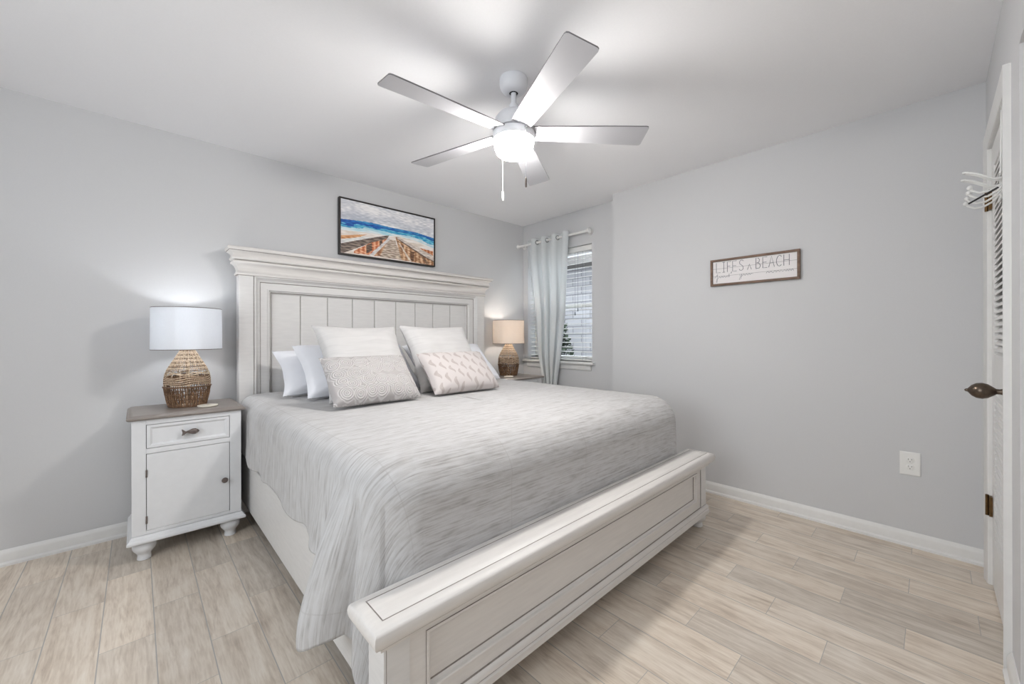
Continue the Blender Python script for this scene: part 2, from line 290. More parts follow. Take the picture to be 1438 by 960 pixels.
# ---------------------------------------------------------------- geometry helpers
class MB:
    def __init__(s): s.v = []; s.f = []; s.m = []; s.uv = None
    def add(s, vs, fs, mi=0):
        o = len(s.v); s.v += [tuple(p) for p in vs]
        for f in fs: s.f.append(tuple(i + o for i in f)); s.m.append(mi)
        return o
    def box(s, x0, x1, y0, y1, z0, z1, mi=0):
        vs = [(x, y, z) for z in (z0, z1) for y in (y0, y1) for x in (x0, x1)]
        s.add(vs, [(0, 2, 3, 1), (4, 5, 7, 6), (0, 1, 5, 4), (2, 6, 7, 3), (0, 4, 6, 2), (1, 3, 7, 5)], mi); return s
    def loops(s, loops, mi=0, cap0=True, cap1=True, closed=True, mis=None):
        n = len(loops[0]); o = len(s.v)
        for lp in loops: s.v += [tuple(p) for p in lp]
        for k in range(len(loops) - 1):
            for i in range(n if closed else n - 1):
                j = (i + 1) % n
                s.f.append((o+k*n+i, o+k*n+j, o+(k+1)*n+j, o+(k+1)*n+i)); s.m.append(mis[k] if mis else mi)
        if cap0: s.f.append(tuple(o + i for i in reversed(range(n)))); s.m.append(mis[0] if mis else mi)
        if cap1: s.f.append(tuple(o + (len(loops)-1)*n + i for i in range(n))); s.m.append(mis[-1] if mis else mi)
        return s
    def rectz(s, x0, x1, y0, y1, prof, mi=0, mis=None, back=True):   # stacked mouldings: (outset, z); back edge may stay flush
        lp = []
        for off, z in prof:
            yb = y1 if not back else y1 + off
            lp.append([(x0-off, y0-off, z), (x1+off, y0-off, z), (x1+off, yb, z), (x0-off, yb, z)])
        return s.loops(lp, mi, mis=mis)
    def framexz(s, x0, x1, z0, z1, prof, mi=0, mis=None, cap1=True, cap0=False):     # (inset, y) rings on a face towards -y
        lp = [[(x0+i, y, z0+i), (x1-i, y, z0+i), (x1-i, y, z1-i), (x0+i, y, z1-i)] for i, y in prof]
        return s.loops(lp, mi, cap0=cap0, cap1=cap1, mis=mis)
    def tube(s, pts, r, n=8, mi=0, closed=False):
        pts = [Vector(p) for p in pts]; rs = r if isinstance(r, (list, tuple)) else [r]*len(pts)
        lp = []; up = Vector((0, 0, 1)); prev = None
        for i, p in enumerate(pts):
            if closed: t = pts[(i+1) % len(pts)] - pts[i-1]
            else: t = pts[min(i+1, len(pts)-1)] - pts[max(i-1, 0)]
            t.normalize()
            a = prev if prev is not None else (up if abs(t.z) < .9 else Vector((1, 0, 0)))
            a = (a - t*a.dot(t)); a = a.normalized() if a.length > 1e-6 else t.orthogonal().normalized()
            b = t.cross(a); prev = a
            lp.append([p + (a*math.cos(q) + b*math.sin(q))*rs[i] for q in [2*PI*k/n for k in range(n)]])
        if closed: lp.append(lp[0]); return s.loops(lp, mi, cap0=False, cap1=False)
        return s.loops(lp, mi)
    def lathe(s, prof, c=(0, 0, 0), n=32, mi=0, axis='z', cap0=True, cap1=True, mis=None):
        lp = []
        for r, h in prof:
            ring = []
            for k in range(n):
                q = 2*PI*k/n; a, b = r*math.cos(q), r*math.sin(q)
                p = {'z': (a, b, h), 'y': (a, h, -b), 'x': (h, a, b)}[axis]
                ring.append((c[0]+p[0], c[1]+p[1], c[2]+p[2]))
            lp.append(ring)
        return s.loops(lp, mi, cap0=cap0, cap1=cap1, mis=mis)
    def ball(s, c, r, mi=0, n=12, sz=1.0):
        prof = [(r*math.sin(PI*k/8), -r*sz*math.cos(PI*k/8)) for k in range(9)]
        prof[0] = (1e-4, prof[0][1]); prof[-1] = (1e-4, prof[-1][1])
        return s.lathe(prof, c, n, mi)
    def grid(s, P, mi=0):
        nr, nc = len(P), len(P[0]); o = len(s.v)
        for r in P: s.v += [tuple(p) for p in r]
        for i in range(nr-1):
            for j in range(nc-1):
                s.f.append((o+i*nc+j, o+i*nc+j+1, o+(i+1)*nc+j+1, o+(i+1)*nc+j)); s.m.append(mi)
        return s
    def build(s, name, mats, parent=None, bevel=0.0, smooth=35, uvs=None, flip=False, loc=None):
        me = D.meshes.new(name); me.from_pydata(s.v, [], s.f)
        if not isinstance(mats, (list, tuple)): mats = [mats]
        for mm in mats: me.materials.append(mm)
        for p, mi in zip(me.polygons, s.m): p.material_index = mi
        if uvs is not None:
            ul = me.uv_layers.new(name='cloth')
            for lo in me.loops: ul.data[lo.index].uv = uvs[lo.vertex_index]
        me.validate(); me.update()
        if not flip:
            import bmesh
            bm = bmesh.new(); bm.from_mesh(me); bmesh.ops.recalc_face_normals(bm, faces=bm.faces); bm.to_mesh(me); bm.free()
        if smooth:
            for p in me.polygons: p.use_smooth = True
            me.set_sharp_from_angle(angle=math.radians(smooth))
        o = D.objects.new(name, me); C.objects.link(o)
        if parent: o.parent = parent
        if loc: o.location = loc
        if bevel:
            b = o.modifiers.new('bevel', 'BEVEL'); b.width = bevel; b.segments = 2; b.limit_method = 'ANGLE'; b.angle_limit = math.radians(40)
        return o
def tag(o, label=None, cat=None, group=None, kind=None):
    if label: o['label'] = label
    if cat: o['category'] = cat
    if group: o['group'] = group
    if kind: o['kind'] = kind
    return o
def thing(name, label, cat, loc=(0, 0, 0), rz=0.0, group=None):
    o = D.objects.new(name, None); C.objects.link(o); o.empty_display_size = 0.1
    o.location = loc; o.rotation_euler = (0, 0, rz); return tag(o, label, cat, group)
def struct(name, mb, mats, label, cat, parent=None, **k):
    return tag(mb.build(name, mats, parent, **k), label, cat, kind='structure')
def copy_tree(o, parent=None):
    c = o.copy(); C.objects.link(c); c.parent = parent
    for ch in list(o.children): copy_tree(ch, c)
    return c

# ---------------------------------------------------------------- the room
CE = 2.44; XS = 3.11; XW = 3.26; YH = 3.26; YD = -0.185; XL = -1.75; YST = 1.975
struct('floor', MB().box(XL-.15, XW+.2, -1.75, YH+.15, -0.12, 0), M['floor'], 'pale driftwood-look plank tile floor', 'floor', smooth=0)
struct('ceiling', MB().box(XL-.15, XW+.2, -1.75, YH+.15, CE, CE+.12), M['ceil'], 'smooth white ceiling', 'ceiling', smooth=0)
struct('wall_head', MB().box(XL-.15, XW+.2, YH, YH+.15, 0, CE), M['wall'], 'light grey wall behind the headboard', 'wall', smooth=0)
WY0, WY1, WZ0, WZ1 = 2.305, 3.185, 0.91, 2.085
mb = MB()
mb.box(XW, XW+.2, YST-.05, WY0, 0, CE); mb.box(XW, XW+.2, WY1, YH, 0, CE)
mb.box(XW, XW+.2, WY0, WY1, 0, WZ0); mb.box(XW, XW+.2, WY0, WY1, WZ1, CE)
struct('wall_window', mb, M['wall'], 'light grey wall around the blind-covered window', 'wall', smooth=0)
struct('wall_right', MB().box(XS, XW+.2, YD-.13, YST, 0, CE), M['wall'], 'light grey wall with the small wooden sign', 'wall', smooth=0)
# wall with the louvered door; hall opening nearer the camera, widened to admit fill light
DX0, DX1, DZ = 2.235, 2.90, 2.035
mb = MB()
mb.box(DX1, XS, YD-.13, YD, 0, CE); mb.box(DX0, DX1, YD-.13, YD, DZ, CE); mb.box(1.99, DX0, YD-.13, YD, 0, CE)
mb.box(-1.25, 1.99, YD-.13, YD, 2.065, CE); mb.box(XL-.15, -1.25, YD-.13, YD, 0, CE)
struct('wall_door', mb, M['wall'], 'light grey wall holding the louvered door', 'wall', smooth=0)
mb = MB(); mb.box(-1.45, -1.35, -1.75, YD-.13, 0, CE); mb.box(2.02, 2.12, -1.75, YD-.13, 0, CE); mb.box(-1.45, 2.12, -1.85, -1.75, 0, CE)
struct('wall_hall', mb, M['wall'], 'hall walls beyond the opening', 'wall', smooth=0)
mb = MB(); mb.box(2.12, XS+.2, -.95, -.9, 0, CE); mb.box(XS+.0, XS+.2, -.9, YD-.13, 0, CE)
struct('wall_closet', mb, M['closet'], 'closet walls coloured dark for shade behind the louvered door', 'wall', smooth=0)
# left wall (off camera) with a wide window added to let fill light in
mb = MB(); a0, a1, b0, b1 = 0.02, 1.70, 0.90, 2.34
mb.box(XL-.15, XL, YD-.13, a0, 0, CE); mb.box(XL-.15, XL, a1, YH, 0, CE); mb.box(XL-.15, XL, a0, a1, 0, b0); mb.box(XL-.15, XL, a0, a1, b1, CE)
struct('wall_left', mb, M['wall'], 'light grey wall with the added wide window', 'wall', smooth=0)
win2 = tag(D.objects.new('window_added', None), 'wide window added in the left wall for fill light', 'window', kind='structure'); C.objects.link(win2)
mb = MB()
for y in (a0, (a0+a1)/2-.02, a1-.04): mb.box(XL-.1, XL-.05, y, y+.04, b0, b1)
mb.box(XL-.1, XL-.05, a0, a1, b0, b0+.04); mb.box(XL-.1, XL-.05, a0, a1, b1-.04, b1)
mb.build('window_frame', M['trim'], win2, smooth=0)

def baseboard(name, p0, p1, nrm, label):
    # p0,p1 on the wall at floor; nrm = direction into the room
    prof = [(0, 0), (.022, 0), (.022, .012), (.016, .018), (.013, .020), (.013, .058), (.011, .066), (.006, .074), (.003, .080), (0, .080)]
    lp = [[(p[0]+nrm[0]*d, p[1]+nrm[1]*d, z) for d, z in prof] for p in (p0, p1)]
    mb = MB().loops(lp)
    return struct(name, mb, M['trim'], label, 'baseboard', smooth=30)
baseboard('baseboard_head', (XL, YH), (XW, YH), (0, -1), 'white baseboard along the headboard wall')
baseboard('baseboard_window', (XW, YST), (XW, YH), (-1, 0), 'white baseboard under the window')
baseboard('baseboard_right', (XS, YD), (XS, YST+.022), (-1, 0), 'white baseboard under the wooden sign')
baseboard('baseboard_return', (XS, YST), (XW, YST), (0, 1), 'short white baseboard return beside the window wall')
baseboard('baseboard_door', (1.99, YD), (DX0-.065, YD), (0, 1), 'white baseboard beside the door casing')
baseboard('baseboard_hall', (1.99, YD-.13), (1.99, YD), (-1, 0), 'white baseboard end at the hall opening')
baseboard('baseboard_left', (XL, YD), (XL, YH), (1, 0), 'white baseboard under the added wide window')

# ---- door with louvers
door = tag(D.objects.new('door_1', None), 'white louvered door with dark bronze knob', 'door', kind='structure'); C.objects.link(door); door.location = (0, 0, 0)
mb = MB()
for x0, x1, inner in ((DX0-.06, DX0, 1), (DX1, DX1+.06, 0)):
    a, b = (x1, x0) if inner else (x0, x1)
    prof = [(a, 0), (a, .010), (a+(b-a)*.25, .014), (a+(b-a)*.4, .013), (a+(b-a)*.8, .019), (b, .019), (b, 0)]
    mb.loops([[(x, YD+d, z) for x, d in prof] for z in (0, DZ+(.06))])
prof = [(0, 0), (0, .010), (.015, .014), (.024, .013), (.048, .019), (.059, .0185), (.059, -.001)]
mb.loops([[(x, YD+d, DZ+z) for z, d in prof] for x in (DX0-.0585, DX1+.0585)])
mb.box(DX0-.0, DX0+.004, YD-.13, YD+.008, 0, DZ); mb.box(DX1-.004, DX1, YD-.13, YD+.008, 0, DZ); mb.box(DX0, DX1, YD-.13, YD+.008, DZ-.004, DZ)
struct('trim_1', mb, M['trim'], 'white moulded casing around the louvered door', 'door casing', smooth=30)
fy0, fy1 = YD-.040, YD-.004
sx0, sx1 = DX0+.006+.095, DX1-.006-.095
mb = MB(); mb.box(DX0+.006, sx0, fy0, fy1, .008, DZ-.006); mb.box(sx1, DX1-.006, fy0, fy1, .008, DZ-.006)
mb.box(sx0, sx1, fy0, fy1, .008, .24); mb.box(sx0, sx1, fy0, fy1, .93, 1.07); mb.box(sx0, sx1, fy0, fy1, DZ-.11, DZ-.006)
mb.build('door_frame', M['trim'], door, bevel=.002)
for nm, z0, z1 in (('louvers', .24, .93), ('louvers', 1.07, DZ-.11)):
    mb = MB(); n = int((z1-z0)/.027)
    for i in range(n):
        z = z0 + (i+.5)*(z1-z0)/n
        # slats slope: room side low, closet side high
        mb.loops([[(x, fy1-.001, z-.020), (x, fy1-.001, z-.010), (x, fy0+.003, z+.020), (x, fy0+.003, z+.010)] for x in (sx0, sx1)])
    mb.build(nm, M['trim'], door, smooth=0)
kz = .956; kx = DX0+.05
mb = MB().lathe([(.026, fy1), (.028, fy1+.004), (.022, fy1+.010), (.012, fy1+.014), (.0095, fy1+.022), (.010, fy1+.030), (.017, fy1+.038), (.026, fy1+.050), (.030, fy1+.064), (.028, fy1+.078), (.020, fy1+.090), (.010, fy1+.097), (.006, fy1+.100), (.0055, fy1+.104), (.001, fy1+.108)], (kx, 0, kz), 28, axis='y')
mb.build('door_knob', M['bronze'], door)
for z in (1.79, .37):
    mb = MB(); mb.box(DX1-.035, DX1+.002, YD-.003, YD+.007, z-.045, z+.045)
    mb.tube([(DX1-.004, YD+.012, z-.048), (DX1-.004, YD+.012, z+.048)], .006, 10)
    mb.build('door_hinge', M['brass'], door)

# over-door hook rack
rack = thing('hook_rack', 'white wire over-door hook rack hanging on the louvered door', 'hook rack', (2.42, YD-.004, 1.70))
mb = MB(); mb.box(-.17, .13, .001, .005, .0, .030)
for x in (-.12, .08):
    mb.tube([(x, .004, .02), (x*.4-.01, .006, .16), (x*.2-.01, .006, .33), (x*.2-.01, -.0, .335)], .0035, 8)
mb.tube([(-.17, .006, .09), (.13, .006, .09)], .0035, 8)
mb.build('rack_frame', M['wire'], rack)
for x in (-.06, .05):     # long upper loops
    pts = [(x-.012, .005, .05), (x-.012, .03, .052), (x-.012, .075, .085), (x-.008, .10, .097), (x, .106, .099), (x+.008, .10, .097), (x+.012, .075, .085), (x+.012, .03, .052), (x+.012, .005, .05)]
    MB().tube(pts, .0042, 8).build('loop_hook', M['wire'], rack)
for x in (-.15, -.07, .02, .11):
    mb = MB().tube([(x, .005, .03), (x, .02, .006), (x, .045, -.010), (x, .07, -.010), (x, .088, .002), (x, .092, .010)], .0038, 8)
    mb.ball((x, .093, .014), .0085)
    mb.build('ball_hook', M['wire'], rack)
MB().tube([(-.20, .030, -.014), (-.13, .095, -.040)], .0035, 6).build('dark_bar', M['gap'], rack)

# ---- window, blinds, sill
win = tag(D.objects.new('window_1', None), 'window with white horizontal blinds behind the curtain', 'window', kind='structure'); C.objects.link(win)
mb = MB(); xf0, xf1 = XW+.12, XW+.17
mb.box(xf0, xf1, WY0, WY0+.045, WZ0, WZ1); mb.box(xf0, xf1, WY1-.045, WY1, WZ0, WZ1)
mb.box(xf0, xf1, WY0, WY1, WZ0, WZ0+.05); mb.box(xf0, xf1, WY0, WY1, WZ1-.045, WZ1); mb.box(xf0, xf1+.01, WY0, WY1, 1.47, 1.51)
mb.build('window_frame', M['trim'], win, bevel=.003)
MB().box(xf0+.02, xf0+.026, WY0+.04, WY1-.04, WZ0+.04, WZ1-.04).build('pane', M['glass'], win, smooth=0)
mb = MB(); mb.loops([[(x, y, z) for x, z in ((XW+.12, WZ0-.028), (XW+.12, WZ0), (XW-.040, WZ0), (XW-.047, WZ0-.005), (XW-.049, WZ0-.014), (XW-.047, WZ0-.023), (XW-.040, WZ0-.028))] for y in (WY0-.04, WY1+.045)])
struct('trim_2', mb, M['trim'], 'white window sill ledge', 'window sill', smooth=30)
mb = MB(); mb.loops([[(x, y, z) for x, z in ((XW, WZ0-.028), (XW-.018, WZ0-.028), (XW-.018, WZ0-.06), (XW-.012, WZ0-.082), (XW, WZ0-.082))] for y in (WY0+.005, WY1+.005)])
struct('trim_3', mb, M['trim'], 'white apron board under the window sill', 'window apron', smooth=30)
bl = thing('window_blind', 'white horizontal slat blind hanging in the window', 'blind', (XW+.055, (WY0+WY1)/2, WZ0))
hw = (WY1-WY0)/2-.012
MB().box(-.030, .030, -hw, hw, WZ1-WZ0-.055, WZ1-WZ0-.002).build('headrail', M['plastic'], bl, bevel=.003)
MB().box(-.024, .024, -hw, hw, .004, .020).build('bottom_rail', M['plastic'], bl, bevel=.003)
ns = 23; zt = WZ1-WZ0-.075; tilt = math.radians(7)
for i in range(ns):
    z = .048 + (zt-.048)*i/(ns-1); dx = .0245*math.cos(tilt); dz = .0245*math.sin(tilt)
    mb = MB(); mb.loops([[(-dx, y, z-dz), (0, y, z+.0028), (dx, y, z+dz), (dx, y, z+dz+.0025), (0, y, z+.0055), (-dx, y, z-dz+.0025)] for y in (-hw, hw)])
    mb.build('slat', M['plastic'], bl, smooth=60)
for y in (-hw+.12, hw-.12):
    mb = MB()
    for x in (-.026, .026): mb.tube([(x, y, .01), (x, y, WZ1-WZ0-.05)], .0009, 5)
    mb.build('ladder_cord', M['ink'], bl)
mb = MB().tube([(-.034, -hw+.21, WZ1-WZ0-.06), (-.036, -hw+.21, .50)], .0012, 5); mb.lathe([(.002, .47), (.006, .475), (.004, .505), (.001, .51)], (-.036, -hw+.21, 0), 8)
mb.tube([(-.034, -hw+.175, WZ1-WZ0-.06), (-.036, -hw+.175, .54)], .0012, 5); mb.lathe([(.002, .51), (.006, .515), (.004, .545), (.001, .55)], (-.036, -hw+.175, 0), 8)
mb.build('pull_cord', M['ink'], bl)

# ---- outside
struct('floor_outside', MB().box(XW+.2, 7, -1, 7, -.3, -.1), M['concrete'], 'ground outside the window', 'ground', smooth=0)
nb = thing('neighbouring_house', 'grey brick house wall seen through the window blinds', 'building', (5.2, 3.2, -.1))
MB().box(0, .3, -2.2, 2.9, 0, 2.40).build('brick_wall', M['brick'], nb, smooth=0)
MB().box(-.32, .4, -2.3, 3.0, 2.37, 2.49).build('eave', M['fascia'], nb, smooth=0)
def shrub(x, y, h, seed, label):
    r = random.Random(seed); mb = MB()
    mb.tube([(0, 0, 0), (.02, .01, h*.4), (0, 0, h*.8)], [.02, .015, .006], 6)
    for i in range(2600):
        z = h*(.08+.92*r.random()); rad = .40*math.sin(PI*min(1, .25+.72*z/h))**.6*math.sqrt(r.random()); q = r.random()*2*PI
        c = Vector((rad*math.cos(q), rad*math.sin(q), z)); a = Vector((r.gauss(0, 1), r.gauss(0, 1), r.gauss(0, 1))).normalized(); b = a.orthogonal().normalized(); s = .035+.03*r.random()
        mb.add([c-a*s, c+b*s*.45, c+a*s, c-b*s*.45], [(0, 1, 2, 3)])
    o = mb.build('shrub', M['leaf'], smooth=0, flip=True, loc=(x, y, -.1)); return tag(o, label, 'shrub')
shrub(4.65, 4.08, 1.75, 3, 'dark leafy shrub outside, glimpsed through the blinds beside the curtain')

# ---------------------------------------------------------------- bed
bed = thing('bed', 'antique white king bed with tall crowned headboard and low footboard', 'bed', (0, 0, 0))
HX0, HX1, HF = .485, 2.565, 3.125
def part(mb, name, mats, parent, **k): return mb.build(name, mats, parent, **k)
hb = MB()
hb.box(HX0+.06, HX1-.06, 3.185, 3.205, .12, 1.58)                # back sheet
hb = part(hb, 'headboard', M['bedwood'], bed, smooth=0)
# outer frame inside the posts : rings then flat stile, inner moulding
mb = MB(); fx0, fx1, fz0, fz1 = .570, 2.480, .30, 1.578
prof = [(0, 3.19), (0, HF+.004), (.0035, HF+.004), (.004, HF-.004), (.012, HF-.004), (.016, HF+.004), (.030, HF+.016), (.034, HF+.014), (.040, HF+.018), (.042, HF+.022), (.044, HF+.022), (.085, HF+.022), (.0852, HF+.018), (.092, HF+.018), (.097, HF+.030), (.104, HF+.034), (.106, HF+.038), (.109, HF+.040), (.115, HF+.052)]
mis = [0, 1, 0, 0, 0, 0, 0, 0, 1, 1, 0, 1, 0, 0, 0, 1, 1, 0]
mb.framexz(fx0, fx1, fz0, fz1, prof, mis=mis, cap1=False)
part(mb, 'headboard_frame', [M['bedwood'], M['glaze']], hb, smooth=30)
# planked panel
px0, px1 = fx0+.113, fx1-.113; groove = [.871, 1.061, 1.251, 1.433, 1.624, 1.810, 1.994, 2.184]
mb = MB(); xs = [px0] + groove + [px1]
for a, b in zip(xs[:-1], xs[1:]):
    pr = [(a, 3.188), (a, HF+.058), (a+.0015, HF+.058), (a+.005, HF+.053), (b-.005, HF+.053), (b-.0015, HF+.058), (b, HF+.058), (b, 3.188)]
    mb.loops([[(x, y, z) for x, y in pr] for z in (.32, 1.47)])
for g in groove: mb.box(g-.001, g+.001, HF+.0565, HF+.060, .32, 1.47, 1)
part(mb, 'planked_panel', [M['bedwood'], M['glaze']], hb, smooth=30)
for x0, x1 in ((HX0, .570), (2.480, HX1)):
    mb = MB(); mb.box(x0, x1, HF, 3.205, 0, 1.58)
    part(mb, 'post', M['bedwood'], hb, bevel=.004)
prof = [(.0, 1.572), (.010, 1.574), (.013, 1.580), (.012, 1.588), (.006, 1.592), (.004, 1.606), (.007, 1.622), (.014, 1.636), (.024, 1.646), (.032, 1.650), (.034, 1.657), (.032, 1.664), (.026, 1.667), (.024, 1.670), (.036, 1.673), (.040, 1.680), (.038, 1.687), (.034, 1.690), (.032, 1.702), (.037, 1.712), (.047, 1.720), (.056, 1.724), (.058, 1.728), (.063, 1.732), (.065, 1.740), (.063, 1.748), (.056, 1.752)]
mis = [0]*(len(prof)-1); mis[12] = 1; mis[0] = 1; mis[21] = 1
mb = MB().rectz(HX0, HX1, HF, 3.205, prof, mis=mis, back=False)
part(mb, 'crown_moulding', [M['bedwood_h'], M['glaze']], hb, smooth=50)
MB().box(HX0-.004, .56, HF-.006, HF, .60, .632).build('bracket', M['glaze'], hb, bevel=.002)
# side rails
for x0, x1 in ((.495, .523), (2.487, 2.515)):
    mb = MB(); mb.box(x0, x1, 1.02, 3.14, .10, .395); part(mb, 'side_rail', M['bedwood'], bed, bevel=.006)
# slats under the mattress
for k in range(6):
    y = 1.25+k*.34; MB().box(.523, 2.487, y, y+.09, .335, .355).build('slat', M['bedwood'], bed, smooth=0)
# footboard
FX0, FX1, FF, FB = .450, 2.515, .950, 1.040
fb = part(MB().box(FX0+.03, FX1-.03, FF+.022, FB, .10, .395), 'footboard', M['bedwood_h'], bed, smooth=0)
mb = MB(); prof = [(0, FF+.03), (0, FF+.004), (.050, FF+.004), (.0505, FF+.001), (.057, FF), (.060, FF+.002), (.062, FF+.010), (.070, FF+.014), (.0715, FF+.018), (.073, FF+.018)]
mis = [0, 0, 1, 0, 0, 1, 0, 1, 0, 0]
mb.framexz(FX0+.074, FX1-.074, .135, .408, [(a, y) for a, y in prof], mis=[0, 0, 1, 0, 0, 0, 0, 1, 0])
part(mb, 'recessed_panel', [M['bedwood_h'], M['glaze']], fb, smooth=30)
for x0, x1 in ((FX0, FX0+.074), (FX1-.074, FX1)):
    mb = MB(); mb.box(x0, x1, FF, FB, .095, .40); mb.box((x0+.006 if x0 < 1 else x0-.0015), (x0+.0085 if x0 < 1 else x0+.001), FF-.0006, FF+.003, .14, .385, 1)
    part(mb, 'corner_post', [M['bedwood'], M['glaze']], fb, bevel=.003)
mb = MB().rectz(FX0, FX1, FF, FB, [(.004, .088), (.014, .090), (.014, .112), (.010, .116), (.0085, .117), (.0085, .120), (.012, .122), (.012, .132), (.006, .140), (.0015, .142), (.0, .1428)], mis=[0, 0, 0, 0, 1, 0, 0, 0, 0, 1], back=False)
part(mb, 'base_moulding', [M['bedwood_h'], M['glaze']], fb, smooth=40)
prof = [(.0, .372), (.003, .374), (.012, .378), (.014, .388), (.017, .389), (.0175, .392), (.022, .397), (.022, .400), (.032, .402), (.037, .408), (.040, .418), (.041, .428), (.039, .438), (.034, .446), (.026, .450), (.020, .4512), (.006, .4520), (.004, .4505), (.0025, .4520), (-.03, .4525)]
mis = [0]*(len(prof)-1); mis[0] = 1; mis[3] = 1; mis[4] = 1; mis[16] = 1; mis[17] = 1
mb = MB(); mb.rectz(FX0, FX1, FF, FB, prof, mis=mis)
part(mb, 'cap_rail', [M['bedwood_h'], M['glaze']], fb, smooth=50)
foot = [(.026, 0), (.030, .004), (.031, .016), (.028, .024), (.024, .028), (.030, .034), (.042, .046), (.047, .060), (.045, .074), (.036, .083), (.030, .088), (.030, .096)]
for x in (FX0+.05, FX1-.015):
    part(MB().lathe(foot, (x, FF+.045, 0), 28), 'bun_foot', M['bedwood'], fb)

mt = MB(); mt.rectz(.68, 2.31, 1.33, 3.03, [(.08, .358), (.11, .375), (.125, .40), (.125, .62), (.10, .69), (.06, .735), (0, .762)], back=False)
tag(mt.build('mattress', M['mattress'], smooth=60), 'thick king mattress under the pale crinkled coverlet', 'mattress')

# ---- coverlet : profile swept around the mattress
def fold(s, c, w): 
    d = (s-c)/w; return math.exp(-d*d)
def coverlet():
    XL_, XR_, YF, YB, R = .480, 2.502, 1.068, 3.115, .17     # outer drape lines
    path = []   # (x,y,nx,ny,s)
    ln = YB-(YF+R); n1 = 170
    for i in range(n1): y = YB-ln*i/n1; path.append((XL_, y, -1, 0))
    na = 44
    for i in range(na): q = PI + (PI/2)*i/na; path.append((XL_+R+R*math.cos(q), YF+R+R*math.sin(q), math.cos(q), math.sin(q)))
    n2 = 170; lw = (XR_-R)-(XL_+R)
    for i in range(n2): path.append((XL_+R+lw*i/n2, YF, 0, -1))
    for i in range(na): q = 1.5*PI + (PI/2)*i/na; path.append((XR_-R+R*math.cos(q), YF+R+R*math.sin(q), math.cos(q), math.sin(q)))
    for i in range(n1+1): path.append((XR_, YF+R+ln*i/n1, 1, 0))
    s = 0; S = [0]
    for a, b in zip(path[:-1], path[1:]): s += math.hypot(b[0]-a[0], b[1]-a[1]); S.append(s)
    sL = ln; sA = ln+R*PI/2; sF = sA+lw; sB = sF+R*PI/2
    rows = []; uvr = []
    ZT = .788; er = .085       # edge rounding
    nt_in, nt_r, nt_d = 26, 12, 46
    for (x, y, nx, ny), s in zip(path, S):
        # hem height along the path
        if s < sL:
            f = s/sL
            hem = .440 - .035*f + .008*math.sin(s*9) + .006*math.sin(s*23)
            hem -= .10*max(0, (s-(sL-.30))/.30)**2
        elif s < sA: hem = .305
        elif s < sF: hem = .42
        elif s < sB: hem = .40
        else: hem = .42 + .006*math.sin(s*13)
        # left foot corner: cone fold + inner tail
        cone = fold(s, sL-.050, .088); tail = fold(s, sL+.090, .035)
        if s < sL: hem2 = hem
        hem = hem*(1-cone) + .240*cone if s < sL+.03 else hem
        if s >= sL+.03 and s < sA+.06:
            k = fold(s, sL+.095, .036); hem = .255*(1-k) + .13*k
            if s > sL+.13: hem = .30 + (.42-.30)*min(1, (s-sL-.13)/.12)
        cx = 1.49 + (x-1.49)*.0; cyl = max(1.9, min(y, 3.115)) if abs(nx) > .5 else 1.9
        cyl = y if (s < sL-.6 or s > sB+.6) else (1.068+R+.6 if s < sL or s > sB else 1.068+R+.6)
        if s < sL or s > sB: cyl = max(y, 1.068+R+.6)
        cen = Vector((cx, cyl))
        er = .10 + .05*abs(ny)
        ed = Vector((x-nx*er, y-ny*er))
        col = []; uc = []
        for j in range(nt_in):
            f = j/nt_in; p = cen.lerp(ed, f)
            e = (1-f)
            z = ZT - .006*f**6 + .0016*noise.noise(Vector((p.x*7, p.y*16, 0))) + .0035*noise.noise(Vector((p.x*2.2, p.y*2.2, 5)))
            col.append((p.x, p.y, z)); uc.append((p.x, p.y))
        for j in range(nt_r):
            q = (PI/2)*j/nt_r; d = er*math.sin(q); z = ZT - .006 - er*(1-math.cos(q))
            wob = .0022*noise.noise(Vector((s*14, q*2, 3)))
            bx = x-nx*er+nx*(d+wob); by = y-ny*er+ny*(d+wob); a = er*q
            col.append((bx, by, z+wob)); uc.append((x-nx*er+nx*a, y-ny*er+ny*a))
        zt = ZT-.006-er; dl = zt-hem
        for j in range(nt_d+1):
            t = j/nt_d; z = zt-dl*t
            sides = abs(nx)
            out = .010*t*sides + .0045*t*noise.noise(Vector((s*7, t*1.5, 1)))*(.3+sides) + .0035*noise.noise(Vector((s*22, t*2.0, 2)))*sides
            if s < sL: out += (.006+.010*t)*math.sin(s*16+1.2*t)*t*.55
            if s < sL: out -= .0
            # corner folds
            out += cone*(.150*t**1.1 + .020*math.sin(t*PI) - .012*max(0, t-.8)**2/.04)
            out -= fold(s, sL+.034, .020)*.060*t**.6
            out += tail*.020*t
            out += fold(s, sL-.26, .07)*.020*t - fold(s, sL-.17, .035)*.030*t
            if sL+.13 < s < sF: out = min(out, .012)*.5 - .006
            out += fold(s, sB+.04, .05)*.060*t*(1 if s > sF else 0) - fold(s, sB-.05, .03)*.030*t
            px_, py_ = x+nx*out, y+ny*out
            if px_ > .43 and px_ < 2.54: py_ = max(py_, 1.052)
            if s > sL-.1 and s < sA: # keep off the post
                py_ = max(py_, 1.058 if px_ > .42 else 1.02)
            col.append((px_, py_, z + .0015*noise.noise(Vector((s*30, t*9, 7)))))
            a = er*PI/2 + dl*t
            uc.append((x-nx*er+nx*a, y-ny*er+ny*a))
        rows.append(col); uvr.append(uc)
    mb = MB().grid(rows)
    uvs = [u for r in uvr for u in r]
    o = mb.build('coverlet', M['coverlet'], smooth=180, uvs=uvs)
    sol = o.modifiers.new('solid', 'SOLIDIFY'); sol.thickness = .006; sol.offset = -1
    return tag(o, 'pale grey crinkled quilted coverlet draped over the bed', 'coverlet')
coverlet()

